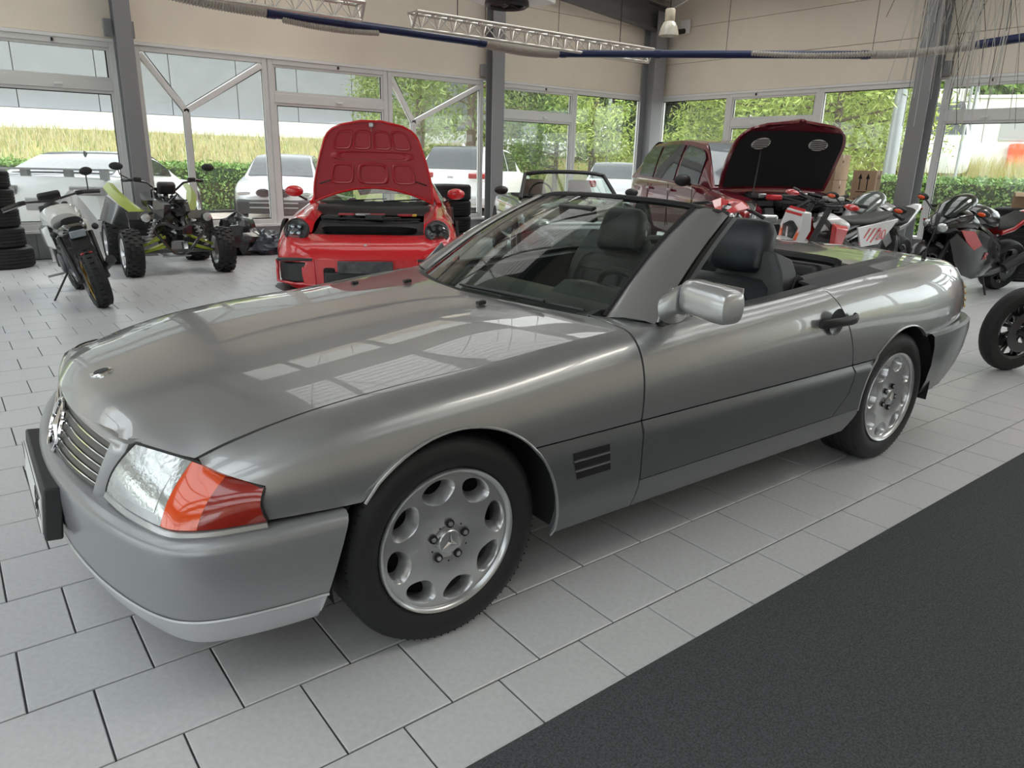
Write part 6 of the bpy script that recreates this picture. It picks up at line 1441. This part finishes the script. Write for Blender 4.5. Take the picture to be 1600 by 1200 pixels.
# trees
M_bark = mat('tree_bark', (.16, .12, .09), .9)
TM = [leafmat('pine_needles', (.16, .24, .06), (.30, .38, .10)), leafmat('dark_forest', (.045, .10, .03), (.10, .18, .05)), leafmat('larch_needles', (.30, .42, .07), (.48, .56, .14)), leafmat('broad_leaf', (.14, .26, .05), (.28, .42, .09))]
NT = [0]
def tree(label, x, y, z0, h, r, kind, n=1600, size=.22, shape='cone', seed=0, base=.12, name='tree'):
    t = thing(name, label, 'tree', (x, y, z0)); rr_ = random.Random(seed * 7 + 1)
    B().tube([(0, 0, 0), (.1, .05, h * .5), (0, 0, h * .97)], [max(.06, h * .022), h * .014, .02], 8).obj('trunk', M_bark, t)
    br = []
    nb = 26
    bb_ = B()
    for k in range(nb):
        u = base + (1 - base) * (k + rr_.random()) / nb; a = rr_.uniform(0, 6.28)
        ln = r * ((1 - u) ** .75 + .06 if shape == 'cone' else math.sqrt(max(.05, 1 - ((u - .58) / .5) ** 2))) * rr_.uniform(.75, 1.1); ris = .25 if shape == 'cone' else .4
        br.append((V(0, 0, u * h), V(math.cos(a) * ln, math.sin(a) * ln, u * h + ln * ris * rr_.uniform(.2, 1.0)), ln)); bb_.tube([br[-1][0], br[-1][1]], [h * .006 + .01, .008], 5)
    bb_.obj('branches', M_bark, t)
    rng = np.random.default_rng(seed * 13 + 5); wt = np.array([q[2] for q in br]); n = int(n * 4.5); size = size * .42
    k = rng.choice(len(br), n, p=wt / wt.sum()); A0 = np.array([q[0] for q in br])[k]; A1 = np.array([q[1] for q in br])[k]; ln = wt[k]; f = rng.uniform(.15, 1.05, n) ** .7
    sg = (.08 + ln * .17)[:, None]; P = A0 + (A1 - A0) * f[:, None] + rng.normal(0, 1, (n, 3)) * sg * np.array([1, 1, .7])
    cloud(P, size, rng, .22 if kind in (0, 2) else .55, .5).obj('foliage', TM[kind], t)['kind'] = 'stuff'
    return t
def P2(px, dist, z=0):
    d = ray(px, 250); k = math.hypot(d.x, d.y); return CAM.x + d.x / k * dist, CAM.y + d.y / k * dist
rt = random.Random(99)
specs = [(655, 27, 9, 2.6, 0, 'bushy pine beyond the white off-roader', 2600, .30, 'round'), (735, 30, 10, 3.0, 0, 'tall bushy pine beyond the white off-roader and the column', 2600, .30, 'round'), (600, 34, 6.5, 2.2, 0, 'lower pine in front of the dark hall', 1500, .28, 'cone'),
         (868, 31, 5.2, 2.2, 3, 'small spreading conifer in front of the silver pick-up', 1700, .18, 'cone'), (925, 30, 7.5, 2.0, 2, 'light green larch beside the grey lamp post', 1800, .24, 'cone'),
         (1075, 26, 6, 1.3, 2, 'slim light green larch behind the maroon off-roader', 1300, .20, 'cone'), (1120, 30, 6.5, 1.5, 2, 'slim larch standing left of the open black bonnet', 1400, .20, 'cone'), (1205, 26, 6.5, 2.6, 2, 'bright larch above the open black bonnet', 2600, .24, 'round'), (1300, 24, 6.8, 2.6, 2, 'bright feathery larch behind the cardboard boxes', 2800, .24, 'round'), (1360, 27, 7.2, 2.4, 2, 'bright larch beside the thick grey pole', 2400, .24, 'round')]
for i, (px, d, h, r, k, lab, n, sz, sh) in enumerate(specs):
    x, y = P2(px, d); tree(lab, x, y, .2, h, r, k, n, sz, sh, seed=i + 1)
forest = [(800, 60), (880, 52), (915, 56), (950, 50), (985, 54), (1020, 48), (1055, 52), (1095, 46), (1135, 50), (1180, 46), (1225, 50), (1270, 46), (1315, 50), (1360, 48), (1400, 52), (1440, 50), (1485, 52), (1530, 54), (1580, 52), (1625, 54)]
for i, (px, d) in enumerate(forest):
    x, y = P2(px, d); o = tree('dark forest tree standing in the row at the wood edge' if px < 1390 else 'leafy green tree standing behind the white site building', x, y, .5, rt.uniform(12, 16), rt.uniform(2.6, 3.4), 1 if px < 1390 else 3, 2000, .55, 'round', seed=40 + i, base=.05)
    o['group'] = 'wood edge' if px < 1390 else 'trees behind the white site building'
# poles
def pole(label, px, d, r, h, z0=0):
    x, y = P2(px, d); t = thing('lamp_post', label, 'post', (x, y, z0)); B().cyl((0, 0, 0), (0, 0, h), r, r * .75, 12).obj('shaft', M_pole, t); B().cyl((0, 0, 0), (0, 0, .5), r * 1.25, n=12).obj('base_sleeve', M_pole, t); return t
pole('thin grey lamp post beside the light green larch', 948, 30, .085, 9); pole('thick grey steel pole left of the white truck', 1392, 22, .16, 9); pole('thin white pole in front of the white site building', 1506, 30, .07, 8); pole('slim dark pole standing in the tall grass', 1497, 24, .04, 3.2, .8)
# white container building with window
x, y = P2(1550, 47); ct = thing('site_container', 'tall white site building with grey window beyond the tall grass', 'container', (x, y, 1.2), math.radians(-62))
B().bb(-5.2, 9, -1.3, 1.3, 0, 3.75).obj('shell', mat('container_white', (.74, .74, .73), .5), ct, bevel=.04)
B().bb(-5.3, 9.1, -1.4, 1.4, 3.75, 3.9).obj('roof_edge', M_white, ct); B().bb(-.1, 1.3, -1.38, -1.3, 1.75, 3.0).obj('window', mat('grey_shutter', (.38, .39, .40), .5), ct)
B().bb(.4, 1.2, -1.9, -1.35, .4, 1.6).obj('orange_cover', mat('orange_red_sheet', (.85, .10, .02), .5), ct, bevel=.1)
# ---- parked cars
def outcar(name, label, loc, head, L, W, top, wid, gh, paint, wheels, R, side_w, extra=None, gm=M_glassdark, low=None, zl=.24):
    t = thing(name, label, 'car', (loc[0], loc[1], -.06), head + math.pi)
    bd, ft, fw_ = carbody(t, paint, L, W, top, wid, zl)
    g, sw_, scr, prof = greenhouse(t, paint, gm, W, gh, None)
    for x0, x1 in side_w:
        for s in (-1, 1): sw_(x0, x1, s)
    (xa, za), (xb, zb), (xc, zc), (xd, zd) = gh
    scr(xa + .03, za + .02, xb - .02, zb - .03, 'windscreen', W * .40, W * .33); scr(xc + .02, zc - .03, xd - .03, zd + .02, 'rear_window', W * .33, W * .40)
    for xw in wheels:
        for s in (-1, 1):
            yy = s * (fw_(xw) * W / 2 + .004)
            B().lathe([(0, 0), (R + .055, 0), (R + .055, .03)], (xw, yy, R + .01), (0, -s, 0), 28).obj('wheel_arch', M_gap, t); simple_wheel(t, xw, yy + s * .012, R, s)
    if low: B().loft([[V(x, -fw_(x) * W / 2 - .006, z) for z in (zl - .02, zl + .12)] + [V(x, fw_(x) * W / 2 + .006, z) for z in (zl + .12, zl - .02)] for x in np.linspace(.05, L - .05, 16)]).obj('lower_trim', low, t)
    return t, ft, fw_
camaro, _, _ = outcar('coupe', 'white sports coupe with rear spoiler parked outside behind the tyre stack', (.70 + 4.75 * math.cos(math.radians(58)), 11.15 + 4.75 * math.sin(math.radians(58))), math.radians(58), 4.75, 1.9,
    [(0, .60), (.15, .74), (.5, .86), (1.5, .97), (2.5, 1.0), (3.6, 1.02), (4.4, 1.06), (4.62, 1.03), (4.75, .80)], [(0, .60), (.15, .80), (.6, .97), (1.5, 1.0), (2.5, .97), (3.6, 1.02), (4.4, .97), (4.65, .90), (4.75, .80)], [(1.45, .98), (2.25, 1.36), (3.05, 1.38), (4.2, 1.08)], M_wpaint, (.95, 3.76), .36, [(1.85, 2.85), (2.95, 3.5)])
def rearpatch(t, L, y0, y1, z0, z1, m, nm, x=.012, bev=.02): return B().bb(L - .10, L + x, y0, y1, z0, z1).obj(nm, m, t, bevel=bev, seg=3)
for s in (-1, 1):
    o = rearpatch(camaro, 4.755, min(s*.36, s*.86), max(s*.36, s*.86), .80, .93, mat('smoked_lens', (.25, .24, .25), .2, coat=1.0), 'tail_lamp')
    for yy in (.50, .73): B().bb(4.72, 4.775, s * yy - .08, s * yy + .08, .83, .885).obj('lamp_core', mat('pale_red_core', (.55, .50, .50), .2), o, bevel=.02)
rearpatch(camaro, 4.765, -.26, .26, .58, .76, mat('grey_plate', (.35, .36, .37), .5), 'number_plate')
sp = B(); sp.loft([[V(4.45 - .1 * y * y, y, 1.16), V(4.68 - .12 * y * y, y, 1.175), V(4.68 - .12 * y * y, y, 1.15), V(4.45 - .1 * y * y, y, 1.14)] for y in np.linspace(-.88, .88, 13)]); sp.obj('spoiler', mat('grey_spoiler', (.28, .29, .30), .4), camaro)
for yy in (-.8, -.3, .3, .8): B().bb(4.50, 4.60, yy - .05, yy + .05, 1.02, 1.15).obj('spoiler_foot', MATS['grey_spoiler'], camaro)
B().lathe([(0, .0), (.085, 0), (.09, -.01)], (3.72, -.975, .90), (0, -1, .15), 20).obj('fuel_cap', mat('black_glossy', (.02, .02, .022), .15, coat=1.0), camaro); B().ball((2.0, -1.02, 1.02), (.09, .10, .07)).obj('mirror', M_wpaint, camaro); B().prism([(3.15, 0, 1.37), (3.32, 0, 1.36), (3.30, 0, 1.42)], (0, .02, 0)).obj('roof_fin', M_black, camaro)
bmw, _, _ = outcar('saloon', 'pale silver saloon with twin kidney grille parked outside beside the red bonnet', (5.2, 14.2), math.radians(-118), 4.6, 1.82,
    [(0, .55), (.08, .70), (.3, .80), (1.2, .93), (1.6, .98), (3.8, 1.02), (4.5, 1.0), (4.6, .7)], [(0, .62), (.1, .82), (.4, .95), (1.0, 1.0), (3.8, 1.0), (4.4, .92), (4.6, .8)], [(1.35, .95), (2.15, 1.40), (3.3, 1.42), (4.15, 1.02)], mat('silver_white_paint', (.62, .63, .64), .25, .3, coat=1.0), (.85, 3.65), .33, [(1.8, 2.7), (2.78, 3.7)])
for s in (-1, 1):
    B().bb(-.04, .12, s * .20 - .15, s * .20 + .15, .58, .74).obj('kidney_grille', M_black, bmw, bevel=.05, seg=3); B().tube([(-.045, s * .20 + .155 * math.cos(a), .66 + .085 * math.sin(a)) for a in np.linspace(0, 6.28, 17)[:-1]], .012, 6, closed=True).obj('grille_ring', M_chrome, bmw)
    B().bb(.02, .3, s * .62 - .15, s * .62 + .15, .60, .70).obj('headlamp', M_lens, bmw, bevel=.04)
B().bb(-.03, .3, -.78, .78, .22, .52).obj('lower_bumper', M_black, bmw, bevel=.06, seg=3)
for z in (.34, .44): B().bb(-.05, .0, -.5, .5, z, z + .025).obj('chrome_bar', M_alloy, bmw)
JX, JY = 9.55, 14.0; jh = math.radians(37)
jeep, _, _ = outcar('off_roader', 'tall white off-roader with red tail lamp parked outside beside the column', (JX + 4.8 * math.cos(jh), JY + 4.8 * math.sin(jh)), jh, 4.8, 1.94,
    [(0, .75), (.1, .95), (.4, 1.05), (1.4, 1.14), (4.6, 1.16), (4.75, 1.10), (4.8, .9)], [(0, .75), (.1, .88), (.5, .98), (1.4, 1.0), (4.0, 1.0), (4.6, .97), (4.8, .88)], [(1.3, 1.14), (2.0, 1.70), (4.1, 1.74), (4.72, 1.17)], M_wpaint, (.95, 3.87), .38, [(1.75, 2.6), (2.7, 3.55), (3.62, 4.35)], zl=.34, low=mat('grey_lower', (.45, .46, .47), .5))
for s in (-1, 1):
    o = rearpatch(jeep, 4.80, min(s*.46, s*.95), max(s*.46, s*.95), 1.0, 1.13, M_red, 'tail_lamp', bev=.03); B().bb(4.76, 4.82, min(s*.52, s*.9), max(s*.52, s*.9), .965, .995).obj('reversing_strip', M_white, o)
B().ball((1.85, -1.06, 1.18), (.09, .12, .09)).obj('mirror', M_black, jeep); rearpatch(jeep, 4.81, -.27, .27, .72, .84, mat('grey_plate', (.35, .36, .37), .5), 'number_plate'); B().bb(4.5, 4.84, -.90, .90, .36, .58).obj('rear_bumper', mat('grey_lower', (.45, .46, .47), .5), jeep, bevel=.05, seg=3); B().prism([(3.7, 0, 1.76), (3.9, 0, 1.76), (3.88, 0, 1.83)], (0, .03, 0)).obj('roof_fin', M_wpaint, jeep)
text('badge', 'Jeep', .09, M_trim, jeep, basis((4.80, -.0, 1.03), (0, 1, 0), (-.2, 0, 1)))
x, y = P2(962, 21); wc, _, _ = outcar('hatchback', 'white hatchback seen from behind next to the maroon off-roader', (x + 4.1 * math.cos(.75), y + 4.1 * math.sin(.75)), .75, 4.1, 1.75,
    [(0, .6), (.1, .75), (.9, .95), (3.9, 1.0), (4.05, .98), (4.1, .75)], [(0, .7), (.2, .88), (.8, 1.0), (3.6, 1.0), (4.1, .88)], [(.95, .95), (1.7, 1.42), (3.4, 1.44), (4.0, 1.0)], M_wpaint, (.8, 3.35), .32, [(1.4, 2.3), (2.4, 3.4)])
for s in (-1, 1): rearpatch(wc, 4.10, min(s*.5, s*.86), max(s*.5, s*.86), .80, .98, M_red, 'tail_lamp')
rearpatch(wc, 4.11, -.26, .26, .55, .66, M_plate, 'number_plate')
x, y = P2(850, 43); pk, _, _ = outcar('pickup', 'silver pick-up driving on the road beyond the small conifer', (x + 2.6, y - 1.5), math.radians(-25), 5.4, 1.9,
    [(0, .7), (.1, 1.0), (1.3, 1.12), (5.3, 1.12), (5.4, .8)], [(0, .8), (.3, .96), (1, 1.0), (5, 1.0), (5.4, .95)], [(1.3, 1.1), (2.0, 1.78), (3.2, 1.78), (3.5, 1.12)], mat('silver_white_paint', (.62, .63, .64), .25), (1.0, 4.2), .40, [(1.75, 2.45), (2.5, 3.1)])
pk.location.z = 1.4
x, y = P2(1424, 30); tr, _, _ = outcar('truck', 'white recovery truck with dark windscreen beside the thick pole', (x - 1.0, y - 1.2), math.radians(-150), 6.5, 2.2,
    [(0, .9), (.1, 1.3), (1.0, 1.45), (6.4, 1.45), (6.5, 1.2)], [(0, .85), (.3, .97), (1, 1.0), (6.5, 1.0)], [(.7, 1.4), (1.3, 2.5), (2.9, 2.55), (3.1, 1.4)], M_wpaint, (1.1, 5.0), .45, [(1.2, 1.9), (2.0, 2.8)])
tr.location.z = 1.1; B().bb(1.5, 2.9, -.9, .9, 2.55, 2.95).obj('roof_sign', M_white, tr, bevel=.03)
x, y = P2(1484, 37); bk_, _, _ = outcar('off_roader', 'dark grey off-roader standing in front of the white site building', (x, y), math.radians(-120), 4.2, 1.8,
    [(0, .8), (.1, 1.0), (.9, 1.1), (4.1, 1.15), (4.2, .9)], [(0, .8), (.3, .96), (3.9, 1.0), (4.2, .9)], [(.9, 1.1), (1.4, 1.75), (3.8, 1.75), (4.1, 1.15)], mat('dark_car_paint', (.05, .05, .055), .3, coat=1.0), (.8, 3.4), .38, [(1.3, 2.3), (2.4, 3.6)])
bk_.location.z = 1.1
